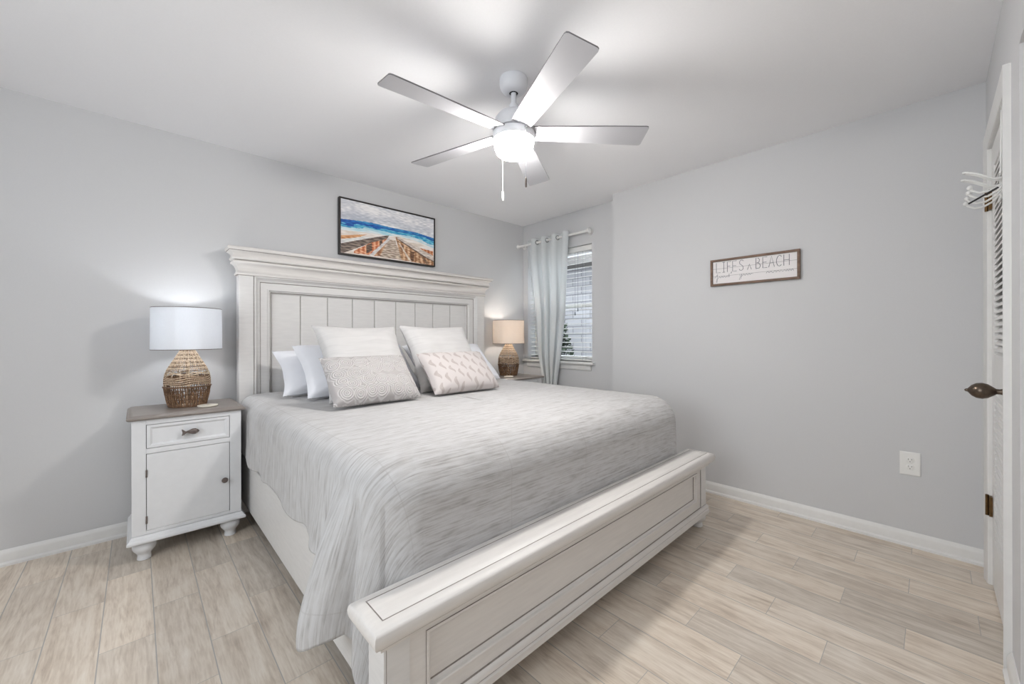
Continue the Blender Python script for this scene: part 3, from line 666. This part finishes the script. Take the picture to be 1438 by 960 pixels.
# ---- pillows
def pillow(name, label, cat, w, h, T, base, top, xr, mat, group, seed, pinch=.07, yaw=0, bulge=.5, roll=0):
    # base,top = (y,z) of lower and upper edges; xr = (x0,x1)
    n = 34; mb = MB(); uvs = []
    cx = (xr[0]+xr[1])/2; w = xr[1]-xr[0]
    up = Vector((0, top[0]-base[0], top[1]-base[1])); h = up.length; up.normalize()
    nr = Vector((0, -up.z, up.y)); mid = Vector((cx, (base[0]+top[0])/2, (base[1]+top[1])/2))
    R = Matrix.Rotation(yaw, 3, 'Z'); xa = R @ Vector((1, 0, 0)); up = R @ up; nr = R @ nr
    if roll: Q = Matrix.Rotation(roll, 3, nr); xa = Q @ xa; up = Q @ up
    idx = {}
    for side in (1, -1):
        P = []
        for j in range(n+1):
            row = []
            for i in range(n+1):
                u = -1+2*i/n; v = -1+2*j/n
                u = math.sin(u*PI/2)*.35+u*.65; v = math.sin(v*PI/2)*.35+v*.65
                a = w/2*u*(1-pinch*(1-v*v)); b = h/2*v*(1-pinch*(1-u*u))
                e = max(0, (1-u**4))*max(0, (1-v**4)); t = T/2*e**bulge*(1-.12*v)
                wr = noise.noise(Vector((a*9+seed, b*9, side*3)))*.012*e + noise.noise(Vector((a*26+seed, b*26, side)))*.003*e
                # creases radiating from corners
                cr = .006*math.sin(14*math.atan2(abs(v)-1.05, abs(u)-1.05))*(abs(u)*abs(v))**2*e**.25
                p = mid + xa*a + up*b + nr*(side*(t+wr+cr))
                edge = (i in (0, n) or j in (0, n))
                jit = .005*noise.noise(Vector((a*11+seed*3, b*11, 7)))
                row.append((p if not edge else mid + xa*a + up*b) + (xa+up)*jit)
                uvs.append((a+seed, b+side*2))
            P.append(row)
        mb.grid(P)
    dz = MT + .001 - min(p[2] for p in mb.v)
    if dz > 0: mb.v = [(p[0], p[1]+(dz*.35 if dz < .1 else 0), p[2]+dz*(1-(p[2]-MT)/(top[1]-MT)*1.0)) for p in mb.v]
    return tag(mb.build(name, mat, smooth=180, uvs=uvs), label, cat, group)
MT = .790
SP = 'sleeping pillows'
pillow('pillow', 'white sleeping pillow farthest left, standing against the headboard', 'pillow', 0, 0, .14, (2.71, MT), (3.00, 1.068), (.645, 1.42), M['pil_blue'], SP, 1, pinch=.09)
pillow('pillow', 'white sleeping pillow second from left, in front of the farthest left one', 'pillow', 0, 0, .16, (2.47, MT), (2.80, 1.105), (.715, 1.47), M['pil_blue'], SP, 2)
pillow('pillow', 'white sleeping pillow mostly hidden behind the right square sham', 'pillow', 0, 0, .16, (2.52, MT), (2.84, 1.095), (1.50, 2.25), M['pil_blue'], SP, 3)
pillow('sham_pillow', 'large square white gauze sham behind the ring-patterned cushion', 'pillow', 0, 0, .16, (2.30, MT), (2.615, 1.235), (.775, 1.325), M['pil_white'], 'square white shams', 4, pinch=.10)
pillow('sham_pillow', 'large square white gauze sham behind the seahorse cushion', 'pillow', 0, 0, .16, (2.31, MT), (2.62, 1.245), (1.36, 1.92), M['pil_white'], 'square white shams', 5, pinch=.10)
pillow('lumbar_cushion', 'beige-white lumbar cushion embroidered with rings', 'cushion', 0, 0, .14, (2.075, MT), (2.30, 1.045), (.72, 1.225), M['pil_rings'], 'patterned lumbar cushions', 6, pinch=.045)
pillow('lumbar_cushion', 'taupe-white lumbar cushion with a seahorse print', 'cushion', 0, 0, .14, (2.10, MT), (2.33, 1.050), (1.335, 1.865), M['pil_sea'], 'patterned lumbar cushions', 7, pinch=.045)

# ---------------------------------------------------------------- nightstands
def nightstand(loc, label, group):
    t = thing('nightstand', label, 'nightstand', loc, 0, group)
    W0, W1, Y0, Y1 = -.234, .234, -.205, .205          # body
    mb = MB(); mb.box(W0, W0+.055, Y0, Y1, .14, .735); mb.box(W1-.055, W1, Y0, Y1, .14, .735)   # corner stiles/sides
    mb.box(W0+.055, W1-.055, Y0, Y0+.02, .708, .735); mb.box(W0+.055, W1-.055, Y0, Y0+.02, .557, .583); mb.box(W0+.055, W1-.055, Y0, Y0+.02, .14, .158)
    mb.box(W0+.055, W1-.055, Y1-.02, Y1, .14, .735); mb.box(W0+.05, W1-.05, Y0+.024, Y0+.03, .15, .72, 1)
    mb.build('body', [M['white_furn'], M['gap']], t, bevel=.0015)
    MB().rectz(W0, W1, Y0, Y1, [(.0, .733), (.010, .734), (.017, .738), (.020, .744), (.018, .749), (.014, .7515), (.010, .753), (.006, .757), (-.01, .758)], back=False).build('top', M['greywood'], t, smooth=50)
    MB().rectz(W0, W1, Y0, Y1, [(.004, .100), (.016, .101), (.019, .106), (.019, .114), (.015, .120), (.010, .123), (.009, .128), (.003, .136), (0, .138)], back=False).build('base_moulding', M['white_furn'], t, smooth=40)
    for x in (W0+.048, W1-.048):
        for y in (Y0+.048, Y1-.05):
            MB().lathe([(.025, 0), (.029, .003), (.028, .014), (.027, .024), (.030, .034), (.037, .043), (.044, .052), (.0485, .064), (.048, .077), (.043, .088), (.036, .096), (.032, .104)], (x, y, 0), 24).build('leg', M['white_furn'], t)
    d0, d1 = W0+.0575, W1-.0575
    dr = MB().framexz(d0, d1, .5855, .7055, [(0, Y0+.02), (0, Y0+.001), (.001, Y0), (.013, Y0), (.021, Y0+.007), (.022, Y0+.008)])
    dr.box(-.033, -.030, Y0+.0075, Y0+.009, .608, .684, 1); dr.box(.030, .033, Y0+.0075, Y0+.009, .608, .684, 1)
    dr.box(-.030, .030, Y0+.004, Y0+.009, .609, .683)
    dr = dr.build('drawer', [M['white_furn'], M['trim']], t, smooth=30)
    # fish handle
    out = [(-.038, .018), (-.030, .008), (-.020, .004), (-.008, .009), (.008, .016), (.022, .016), (.034, .008), (.039, .001), (.034, -.007), (.022, -.014), (.010, -.014), (-.004, -.009), (-.018, -.004), (-.029, -.008), (-.037, -.017), (-.034, .0)]
    fy = Y0-.016
    lp = [[(x*.8, fy+.008, z*.8+.646) for x, z in out], [(x, fy+.005, z+.646) for x, z in out], [(x, fy, z+.646) for x, z in out], [(x*.72, fy-.006, z*.72+.646) for x, z in out]]
    h = MB().loops(lp); h.tube([(-.010, Y0, .646), (-.010, fy+.006, .646)], .004, 8); h.tube([(.016, Y0, .646), (.016, fy+.006, .646)], .004, 8); h.ball((.027, fy-.005, .650), .0028)
    tag(h.build('fish_handle', M['pewter'], dr, smooth=50), 'fish-shaped pewter drawer handle')
    do = MB().framexz(d0, d1, .1595, .5545, [(0, Y0+.02), (0, Y0+.001), (.001, Y0)]).build('cabinet_door', M['white_furn'], t, smooth=30)
    MB().lathe([(.007, Y0), (.006, Y0-.010), (.009, Y0-.014), (.0145, Y0-.018), (.0155, Y0-.023), (.012, Y0-.028), (.004, Y0-.030)], (d1-.024, 0, .345), 20, axis='y').build('knob', M['pewter'], do)
    for z in (.455, .215):
        MB().tube([(d0-.001, Y0-.003, z-.019), (d0-.001, Y0-.003, z+.019)], .0038, 8).build('hinge', M['pewter'], do)
    return t
n1 = nightstand((.2125, 3.010, 0), 'white nightstand with grey-brown top left of the bed', 'white nightstands')
n2 = copy_tree(n1); n2.location = (2.838, 3.010, 0); n2['label'] = 'white nightstand with grey-brown top at the far right side of the bed, before the window'

def lamp(loc, label, smat, bmat, bcol, power, seed):
    t = thing('table_lamp', label, 'lamp', loc, 0, 'woven base table lamps')
    r = random.Random(seed)
    def rad(z):
        pts = [(0, .086), (.03, .094), (.07, .102), (.118, .108), (.16, .107), (.195, .101), (.225, .090), (.256, .073), (.291, .053), (.336, .030)]
        for (a, ra), (b, rb) in zip(pts[:-1], pts[1:]):
            if a <= z <= b:
                f = (z-a)/(b-a); f = f*f*(3-2*f)*.3+f*.7; return ra+(rb-ra)*f
        return pts[-1][1] if z > .3 else pts[0][1]
    def strand(mb, q0, z0, z1, wob, rr, mi=0, tw=0):
        pts = []
        for k in range(9):
            z = z0+(z1-z0)*k/8; q = q0+tw*k/8+wob*r.uniform(-1, 1); R_ = rad(z)+r.uniform(-.0012, .0012); pts.append((R_*math.cos(q), R_*math.sin(q), z))
        mb.tube(pts, rr, 5, mi)
    def ring(mb, z, rr, wave=0, k=5, ph=0, dr=0, mi=0):
        pts = []
        for i in range(48):
            q = 2*PI*i/48; zz = z+wave*math.sin(k*q+ph)+r.uniform(-.0008, .0008); R_ = rad(zz)+dr; pts.append((R_*math.cos(q), R_*math.sin(q), zz))
        mb.tube(pts, rr, 5, mi, closed=True)
    mb = MB()
    for k in range(58): strand(mb, 2*PI*k/58, .002, .117, .02, .0026, 1)
    for k in range(40): strand(mb, 2*PI*k/40+.05, .004, .085, .03, .0026, 0, tw=r.uniform(-.12, .12))
    for z in (.004, .012, .045, .075): ring(mb, z, .003, dr=.001, mi=1)
    ring(mb, .117, .0048, dr=.002, mi=1)
    mb.build('lower_weave', [M['rib'], M['rib_dark']], t, smooth=60)
    mb = MB()
    for k in range(16): strand(mb, 2*PI*k/16, .11, .330, .0, .0022)
    for j in range(10): ring(mb, .132+.0052*j, .0027, wave=.006, k=4, ph=.2*j, mi=j % 2)
    for k in range(60): strand(mb, 2*PI*k/60, .130, .184, .05, .0016, 1, tw=.15)
    ring(mb, .190, .003, wave=.006, k=5); ring(mb, .194, .0025, wave=.007, k=5, ph=1.5)
    for j in range(11): ring(mb, .212+.0112*j, .0022, mi=1 if j % 2 == 0 else 0)
    for k in range(56): strand(mb, 2*PI*k/56, .210, .330, .03, .0016, 0, tw=.1)
    ring(mb, .330, .004)
    mb.build('upper_weave', [M['rib_lamplit'], M['rib_dark']], t, smooth=60)
    mb = MB().lathe([(.080, 0), (.082, .004), (.020, .008), (.006, .012), (.006, .40), (.012, .402), (.014, .44), (.010, .445)], (0, 0, 0), 24)
    mb.build('stem', M['rib_lamplit'], t)
    s0, s1, z0, z1 = .166, .164, .334, .574
    mb = MB(); mb.lathe([(s0, z0), (s1, z1), (s1-.0015, z1), (s0-.0015, z0), (s0, z0)], n=64, cap0=False, cap1=False)
    sh = mb.build('lamp_shade', smat, t, smooth=50)
    for z, rr in ((z0, s0), (z1, s1)):
        MB().tube([((rr-.0006)*math.cos(2*PI*i/64), (rr-.0006)*math.sin(2*PI*i/64), z) for i in range(64)], .0019, 6, closed=True).build('rim', M['pewter'], sh)
    mb = MB()
    for k in range(3):
        q = 2*PI*k/3+.4; mb.tube([(.012*math.cos(q), .012*math.sin(q), z1-.03), ((s1-.002)*math.cos(q), (s1-.002)*math.sin(q), z1-.004)], .0016, 6)
    mb.tube([(0, 0, .44), (.045, 0, .47), (.04, 0, .52), (0, 0, z1-.03)], .0016, 6); mb.tube([(0, 0, .44), (-.045, 0, .47), (-.04, 0, .52), (0, 0, z1-.03)], .0016, 6)
    mb.build('harp', M['chrome'], t)
    MB().ball((0, 0, .475), .026, sz=1.15).build('bulb', bmat, t)
    l = D.lights.new('lamp_light', 'POINT'); l.energy = power; l.color = bcol; l.shadow_soft_size = .03
    lo = D.objects.new('lamp_light', l); C.objects.link(lo); lo.parent = t; lo.location = (0, 0, .475)
    return t
lamp((.218, 3.030, .7588), 'woven cane lamp with glowing white drum shade, left of the bed', M['shade_cool'], M['bulb_cool'], (.93, .96, 1.0), 9.5, 1)
lamp((2.838, 3.060, .7588), 'woven cane lamp with glowing cream drum shade, by the window', M['shade_warm'], M['bulb_warm'], (1.0, .95, .89), 11, 2)
for (x, y), lb in (((.302, 2.925), 'round cream coaster on the left nightstand beside the lamp'), ((2.722, 2.930), 'round cream coaster on the nightstand by the window')):
    o = MB().lathe([(.044, 0), (.048, .002), (.050, .006), (.048, .009), (.040, .010)], (0, 0, 0), 32).build('coaster', M['coaster'], loc=(x, y, .7582)); tag(o, lb, 'coaster', 'coasters')

# ---------------------------------------------------------------- curtain and rod
rod = thing('curtain_rod', 'white curtain rod with ring finials over the window', 'curtain rod', (XW, 2.78, 2.19))
MB().tube([(-.080, -.475, 0), (-.080, .46, 0)], .0125, 16).build('rod', M['trim'], rod)
for y in (-.475, .46):
    sg = -1 if y < 0 else 1
    MB().lathe([(.013, sg*0.0), (.017, sg*.004), (.020, sg*.012), (.026, sg*.018), (.029, sg*.026), (.026, sg*.034), (.014, sg*.040), (.004, sg*.042)], (-.080, y, 0), 20, axis='y').build('finial', M['trim'], rod)
    yb = y - sg*.012
    mb = MB().lathe([(.028, -.002), (.028, -.008), (.020, -.014), (.010, -.018), (.009, -.080)], (0, yb, 0), 20, axis='x'); mb.build('bracket', M['trim'], rod)
def curtain():
    zt, zb = 2.235, .60; nz, ny = 90, 220; P = []
    # width envelope (y at left/right edges) by height
    env = [(2.235, 3.115, 2.525), (2.0, 3.100, 2.545), (1.41, 3.005, 2.580), (.955, 2.958, 2.640), (.65, 2.878, 2.694), (.55, 2.86, 2.70)]
    def E_(z):
        for a, b in zip(env[:-1], env[1:]):
            if b[0] <= z <= a[0]:
                f = (a[0]-z)/(a[0]-b[0]); return a[1]+(b[1]-a[1])*f, a[2]+(b[2]-a[2])*f
        return env[-1][1:]
    for i in range(nz+1):
        f = i/nz; z = zt+(zb-zt)*f; l, r = E_(z); row = []
        for j in range(ny+1):
            u = j/ny
            amp = .038*(1-.30*f)
            ph = 2*PI*4*u
            wob = .010*noise.noise(Vector((u*9, f*3, 1)))*min(1, f*5) + .006*math.sin(ph*2.5+3*f)*min(1, f*3)
            x = XW-.080 + amp*math.sin(ph) + wob
            uu = u + .028*math.sin(ph*2)*(-1)*(.4+f) + .03*noise.noise(Vector((u*5, f*2.2, 9)))*min(1, f*2)*u*(1-u)*4
            y = l+(r-l)*uu
            zz = z + (.012*math.sin(ph) if f > .98 else 0)
            row.append((x, y, zz))
        P.append(row)
    cu = thing('curtain', 'pale blue-grey grommet curtain panel gathered in front of the window', 'curtain', (0, 0, 0))
    p = MB().grid(P).build('curtain_panel', M['curtain'], cu, smooth=180)
    so = p.modifiers.new('solid', 'SOLIDIFY'); so.thickness = .0015
    for k in range(8):          # metal grommets where the cloth crosses the rod
        u = k/8+.0; u = (k*.5+.0)/4
        ph = 2*PI*4*u; l, r = E_(2.19); uu = u-.028*math.sin(ph*2)*.4; y = l+(r-l)*uu
        dirx = math.cos(ph)
        pts = []
        for q in range(24):
            a = 2*PI*q/24; pts.append((XW-.080 + .021*math.cos(a)*.9*1.0, y + .021*math.cos(a)*(-.30)*(1 if dirx > 0 else -1), 2.19 + .021*math.sin(a)))
        if 0 < k: MB().tube(pts, .0042, 8, closed=True).build('grommet', M['chrome'], cu)
curtain()

# ---------------------------------------------------------------- ceiling fan
FC = (1.364, 1.429)
fan = thing('ceiling_fan', 'white five-blade ceiling fan with a lit drum glass hanging from the ceiling', 'ceiling fan', (FC[0], FC[1], CE))
Z = lambda z: z-CE
MB().lathe([(.068, 0), (.070, -.004), (.070, -.030), (.066, -.046), (.056, -.060), (.044, -.068), (.030, -.071), (.022, -.071)], n=40, cap0=True, cap1=False).build('canopy', M['fanwhite'], fan)
MB().lathe([(.024, -.060), (.0215, -.0695), (.019, -.071)], n=30).build('hanger_gap', M['gap'], fan)
mb = MB().lathe([(.0135, Z(2.375)), (.0135, Z(2.315)), (.022, Z(2.312)), (.024, Z(2.285)), (.030, Z(2.278))], n=30); mb.build('downrod', M['fanwhite'], fan)
MB().lathe([(.028, Z(2.282)), (.050, Z(2.276)), (.075, Z(2.262)), (.092, Z(2.240)), (.100, Z(2.212)), (.104, Z(2.192)), (.104, Z(2.178)), (.098, Z(2.176))], n=48).build('motor_housing', M['fanwhite'], fan, smooth=40)
MB().lathe([(.094, Z(2.1765)), (.094, Z(2.170))], n=48).build('housing_gap', M['gap'], fan)
lk = MB().lathe([(.098, Z(2.1715)), (.104, Z(2.170)), (.105, Z(2.166)), (.104, Z(2.140)), (.102, Z(2.134)), (.092, Z(2.133))], n=48).build('light_kit', M['fanwhite'], fan, smooth=40)
MB().lathe([(.094, Z(2.136)), (.098, Z(2.132)), (.0985, Z(2.120)), (.096, Z(2.105)), (.090, Z(2.085)), (.084, Z(2.072)), (.076, Z(2.065)), (.060, Z(2.061)), (.001, Z(2.060))], n=48).build('glass_bowl', M['fanglass'], lk, smooth=50)
for k in range(5):
    ang = math.radians(31.5+72*k)
    br = D.objects.new('blade', None)
    mb = MB(); pitch = math.radians(10.5); zc = Z(2.174)
    # rounded blade outline in (r, t)
    out = [(.095, -.050), (.30, -.058), (.50, -.0655), (.648, -.069), (.658, -.066), (.662, -.058), (.662, .058), (.658, .066), (.648, .069), (.50, .0655), (.30, .058), (.095, .050)]
    def pt(r_, t_, dz): return (r_, t_*math.cos(pitch)+dz*math.sin(pitch), zc - t_*math.sin(pitch) + dz*math.cos(pitch))
    o0 = len(mb.v); m_ = len(out)
    mb.loops([[pt(r_, t_, -.003) for r_, t_ in out], [pt(r_, t_, .003) for r_, t_ in out]], mis=[1])
    mb.m[-2] = 0; mb.m[-1] = 0
    b = mb.build('blade', [M['bladewhite'], M['bladeedge']], fan, smooth=20)
    b.rotation_euler = (0, 0, ang)
    mb = MB(); mb.loops([[pt(r_, t_, .0035) for r_, t_ in ((.06, -.018), (.14, -.030), (.17, -.018), (.17, .018), (.14, .030), (.06, .018))], [pt(r_, t_, .007) for r_, t_ in ((.06, -.018), (.14, -.030), (.17, -.018), (.17, .018), (.14, .030), (.06, .018))]])
    for r_, t_ in ((.115, -.02), (.115, .02), (.15, 0)): mb.lathe([(.005, 0), (.004, -.003), (.001, -.004)], pt(r_, t_, -.003), 10)
    mb.build('blade_bracket', M['fanwhite'], b, smooth=30)
F2 = Vector((math.cos(math.radians(46.65)), math.sin(math.radians(46.65)))); R2 = Vector((F2.y, -F2.x))
def chain(off_r, off_f, ztop, zend, plen, mat, label):
    p = R2*off_r + F2*off_f; mb = MB(); z = ztop
    mb.tube([(p.x, p.y, Z(ztop)), (p.x, p.y, Z(zend+plen))], .0011, 6)
    n = int((ztop-zend-plen)/.012)
    for i in range(n): mb.ball((p.x, p.y, Z(ztop-.012*i)), .0018, n=6)
    mb.ball((p.x-F2.x*0, p.y, Z(ztop)), .006, n=10)
    c = mb.build('pull_chain', M['chain'], fan)
    q = MB().lathe([(.002, Z(zend+plen)), (.0045, Z(zend+plen-.006)), (.005, Z(zend+plen*.4)), (.0045, Z(zend+.004)), (.002, Z(zend))], (p.x, p.y, 0), 14)
    tag(q.build('pull', mat, c), label)
chain(.057, -.094, 2.158, 1.868, .047, M['pewter'], 'metal pull of the near chain')
chain(-.0575, .094, 2.140, 1.869, .05, M['plastic'], 'white pull of the far chain')

# ---------------------------------------------------------------- painting over the bed
HL, HRr = 615.0, 515.0
def to_uv(x, y):          # position on the tilted canvas -> canvas fractions
    t = (x-150)/1052.0; u = t*HRr/(t*HRr + (1-t)*HL)
    yt = 95+240*t; yb = 710+140*t
    return u, 1-(y-yt)/(yb-yt)
def inside(u, v, poly):
    c = False; n = len(poly); j = n-1
    for i in range(n):
        (xi, yi), (xj, yj) = poly[i], poly[j]
        if (yi > v) != (yj > v) and u < (xj-xi)*(v-yi)/(yj-yi)+xi: c = not c
        j = i
    return c
def Q(*p): return [to_uv(x, y) for x, y in p]
SEA = [to_uv(x, y) for x, y in ((150, 328), (350, 350), (500, 372), (700, 420), (1000, 478), (1202, 545))]
SHORE = [to_uv(x, y) for x, y in ((150, 455), (400, 480), (680, 515), (780, 520), (1000, 575), (1202, 655))]
def interp(pts, u):
    for (a, va), (b, vb) in zip(pts[:-1], pts[1:]):
        if u <= b: return va+(vb-va)*max(0, (u-a)/(b-a))
    return pts[-1][1]
SHAPES = [   # polygon, dark colour, light colour, stripe frequency u, v
    (Q((150, 515), (450, 505), (330, 545), (150, 555)), (196, 132, 84), (226, 178, 130), 0, 0),
    (Q((150, 560), (400, 530), (520, 540), (300, 585), (150, 605)), (206, 206, 204), (232, 230, 226), 0, 0),
    (Q((300, 690), (500, 590), (690, 545), (690, 580), (600, 750), (300, 716)), (190, 98, 58), (232, 180, 142), 70, 0),
    (Q((150, 606), (400, 560), (650, 518), (700, 512), (700, 548), (500, 596), (250, 690), (190, 712), (150, 710)), (88, 76, 70), (148, 132, 120), 0, 46),
    (Q((440, 625), (505, 600), (505, 690), (440, 720)), (84, 66, 58), (122, 98, 82), 0, 0),
    (Q((590, 575), (622, 568), (622, 640), (590, 650)), (84, 66, 58), (122, 98, 82), 0, 0),
    (Q((530, 748), (600, 748), (705, 575), (690, 560)), (140, 92, 62), (206, 164, 128), 40, 0),
    (Q((690, 566), (765, 566), (850, 792), (590, 752)), (148, 128, 114), (214, 198, 180), 0, 60),
    (Q((465, 742), (520, 748), (706, 566), (700, 515), (672, 560)), (196, 190, 188), (226, 222, 218), 0, 0),
    (Q((770, 530), (830, 545), (1010, 640), (1202, 790), (1202, 850), (1100, 835), (850, 792)), (150, 104, 70), (222, 186, 150), 60, 0),
    (Q((1050, 655), (1195, 690), (1195, 742), (1050, 700)), (176, 98, 60), (218, 160, 118), 80, 0),
    (Q((775, 528), (830, 545), (1202, 745), (1202, 800), (1080, 735), (800, 560)), (186, 172, 162), (232, 222, 212), 0, 0),
    (Q((800, 552), (1080, 735), (1202, 800), (1202, 812), (1080, 750), (815, 575)), (84, 66, 58), (120, 98, 84), 0, 0),
    (Q((935, 690), (982, 700), (975, 806), (940, 800)), (84, 58, 42), (138, 98, 70), 0, 0),
    (Q((845, 620), (866, 625), (862, 680), (842, 700)), (96, 72, 58), (140, 104, 80), 0, 0),
    (Q((1000, 680), (1030, 700), (1160, 838), (1120, 836)), (110, 84, 66), (166, 132, 104), 0, 0),
    (Q((770, 535), (800, 560), (862, 790), (838, 790)), (150, 110, 80), (214, 176, 140), 0, 0),
    (Q((800, 590), (818, 600), (955, 808), (925, 802)), (206, 188, 170), (232, 220, 206), 0, 0)]
def paint(u, v):
    nz = lambda a, b, c=0: noise.noise(Vector((a, b, c)))
    lerp = lambda a, b, f: tuple(x+(y-x)*max(0, min(1, f)) for x, y in zip(a, b))
    n1 = nz(u*6, v*22, 1); n2 = nz(u*22, v*60, 2)
    hz = interp(SEA, u); sh = interp(SHORE, u)
    if v > hz: c = lerp((186, 190, 200), (240, 238, 238), .62+1.1*nz(u*3.2, v*5, 3)+.5*n2)
    elif v > sh:
        f = (hz-v)/(hz-sh) + .30*n1
        if f < .12: c = lerp((36, 110, 176), (60, 150, 196), .5+n2*2)
        elif f < .38: c = lerp((14, 70, 150), (28, 108, 188), .5+1.4*n2)
        elif f < .66: c = lerp((36, 140, 190), (120, 196, 214), .5+1.8*n2)
        else: c = lerp((222, 230, 232), (170, 214, 224), .4+1.6*n1)
    else: c = lerp((222, 210, 198), (240, 234, 230), .5+n1*1.6)
    if v < .48:
        for poly, a, b, fu, fv in SHAPES:
            if inside(u + .004*n2, v + .004*n1, poly):
                f = .5+1.6*n2
                if fu: f += .55*math.sin(u*fu*2)
                if fv: f += .40*math.sin(v*fv*2.4)
                c = lerp(a, b, f)
    return s2l(*[max(0, min(255, x+12*n2)) for x in c])
def make_painting():
    t = thing('framed_painting', 'black-framed painting of a boardwalk leading down to a blue sea above the headboard', 'picture', (1.606, YH, 2.050))
    w_, h_ = .440, .228; y0, y1 = -.004, -.042
    mb = MB()
    for x0, x1, z0, z1 in ((-w_, w_, h_-.010, h_), (-w_, w_, -h_, -h_+.010), (-w_, -w_+.010, -h_+.010, h_-.010), (w_-.010, w_, -h_+.010, h_-.010)): mb.box(x0, x1, y1, y0, z0, z1)
    mb.build('frame', M['black'], t, bevel=.001)
    nx, nz_ = 300, 150; a, b = w_-.012, h_-.012; P = []
    mb = MB().grid([[(-a+2*a*i/nx, -.036, -b+2*b*j/nz_) for i in range(nx+1)] for j in range(nz_+1)])
    o = mb.build('canvas', M['paint'], t, smooth=0)
    ca = o.data.color_attributes.new('paint', 'FLOAT_COLOR', 'POINT')
    k = 0
    for j in range(nz_+1):
        for i in range(nx+1):
            ca.data[k].color = (*paint(i/nx, j/nz_), 1); k += 1
    MB().box(-a, a, -.034, -.006, -b, b).build('backing', M['gap'], t, smooth=0)
make_painting()

# ---------------------------------------------------------------- wooden sign
def sign():
    t = thing('wall_sign', 'small brown-framed white board sign lettered LIFE\'S A BEACH', 'sign', (XS, .857, 1.626), -PI/2)
    # local x runs along -y(world) ... after rotation -90deg: local x -> -y world, local -y -> -x world
    w_, h_ = .2735, .096
    mb = MB()
    for x0, x1, z0, z1 in ((-w_, w_, h_-.015, h_), (-w_, w_, -h_, -h_+.015), (-w_, -w_+.015, -h_+.015, h_-.015), (w_-.015, w_, -h_+.015, h_-.015)): mb.box(x0, x1, -.024, -.002, z0, z1)
    mb.build('frame', M['darkwood'], t, bevel=.001)
    MB().box(-w_+.014, w_-.014, -.012, -.003, -h_+.014, h_-.014).build('board', M['shiplap'], t, smooth=0)
    # stroke letters: cell coordinates 0..1
    G = {'L': [[(0, 1), (0, 0), (1, 0)]], 'I': [[(.5, 1), (.5, 0)], [(.1, 1), (.9, 1)], [(.1, 0), (.9, 0)]], 'F': [[(0, 0), (0, 1), (1, 1)], [(0, .55), (.8, .55)]],
         'E': [[(1, 1), (0, 1), (0, 0), (1, 0)], [(0, .52), (.85, .52)]], "'": [[(.5, .14), (.35, -.12)]], 'S': [[(.95, .9), (.7, 1), (.3, .98), (.08, .82), (.2, .62), (.6, .50), (.92, .34), (.9, .12), (.6, 0), (.2, .02), (.02, .14)]],
         'A': [[(0, 0), (.5, 1), (1, 0)], [(.2, .38), (.8, .38)]], 'B': [[(0, 0), (0, 1), (.6, .97), (.82, .8), (.65, .58), (0, .52)], [(.3, .52), (.8, .45), (1, .25), (.8, .04), (0, 0)]],
         'C': [[(1, .86), (.7, 1), (.35, .92), (.08, .65), (.05, .35), (.3, .06), (.65, 0), (1, .12)]], 'H': [[(0, 0), (0, 1)], [(1, 0), (1, 1)], [(0, .5), (1, .5)]], '^': [[(0, 0), (.5, 1), (1, 0)]]}
    mb = MB()
    def stroke(pts, r=.0016): mb.tube([(p[0], -.0124, p[1]) for p in pts], r, 5)
    lay = [('L', -.235, .028, 1), ('I', -.195, .022, 1), ('F', -.160, .024, 1), ('E', -.125, .026, 1), ('S', -.083, .028, 1), ('^', -.030, .024, .52),
           ('B', .022, .027, 1), ('E', .063, .026, 1), ('A', .098, .033, 1), ('C', .141, .030, 1), ('H', .184, .030, 1)]
    for ch, x, wd, hh in lay:
        H = .072
        for st in G[ch]: stroke([(x+a*wd, .0+b*H*hh+(0)) for a, b in st])
    stroke([(-.132, -.002), (-.136, -.014)])
    # cursive second line: find your wave
    def cur(pts): stroke([(x, z-.038) for x, z in pts], .0010)
    def arcs(x, n, wd=.016, h=.012):
        out = []
        for k in range(n*8+1):
            a = k/8; out.append((x+wd*a, h*.5*(1-math.cos(2*PI*a))))
        return out
    cur([(-.245, .000), (-.232, .020), (-.226, .026), (-.230, -.005), (-.236, -.030), (-.231, -.034), (-.228, -.012), (-.222, 0)])
    cur([(-.222, 0), (-.212, .012), (-.210, 0)] + arcs(-.205, 2) + [(-.165, .006), (-.158, .012), (-.164, .002), (-.152, .002), (-.148, .026), (-.148, .0)])
    cur([(-.080, .012), (-.076, 0), (-.066, .012), (-.072, -.020), (-.082, -.028), (-.078, -.010)] + arcs(-.062, 1) + arcs(-.044, 2) + [(-.006, .010), (.004, .006)])
    cur(arcs(.082, 2, .019) + arcs(.124, 2, .018) + [(.168, .012), (.178, 0), (.190, .012)] + arcs(.196, 3, .014))
    mb.build('lettering', M['ink'], t, smooth=60)
sign()

# ---------------------------------------------------------------- outlet
ou = thing('wall_outlet', 'white double wall outlet low on the right wall', 'outlet', (XS, .088, .455), -PI/2)
MB().framexz(-.041, .041, -.0635, .0635, [(0, 0), (0, -.004), (.003, -.0065), (.006, -.0065)]).build('cover_plate', M['plastic'], ou, smooth=40)
for z in (.0195, -.0195):
    lp = []
    for y_, s_ in ((-.006, 1), (-.0085, 1), (-.0088, .96)):
        lp.append([(.0172*s_*math.cos(2*PI*k/28), y_, z+max(-.0145, min(.0145, .0172*math.sin(2*PI*k/28)))*s_) for k in range(28)])
    s = MB().loops(lp).build('socket', M['plastic'], ou, smooth=30)
    mb = MB(); mb.box(-.0075, -.0055, -.0092, -.0080, z+.001, z+.009); mb.box(.0055, .0075, -.0092, -.0080, z+.002, z+.008); mb.lathe([(.0024, -.0080), (.0024, -.0092)], (0, 0, z-.007), 10, axis='y')
    mb.build('slots', M['gap'], s, smooth=0)
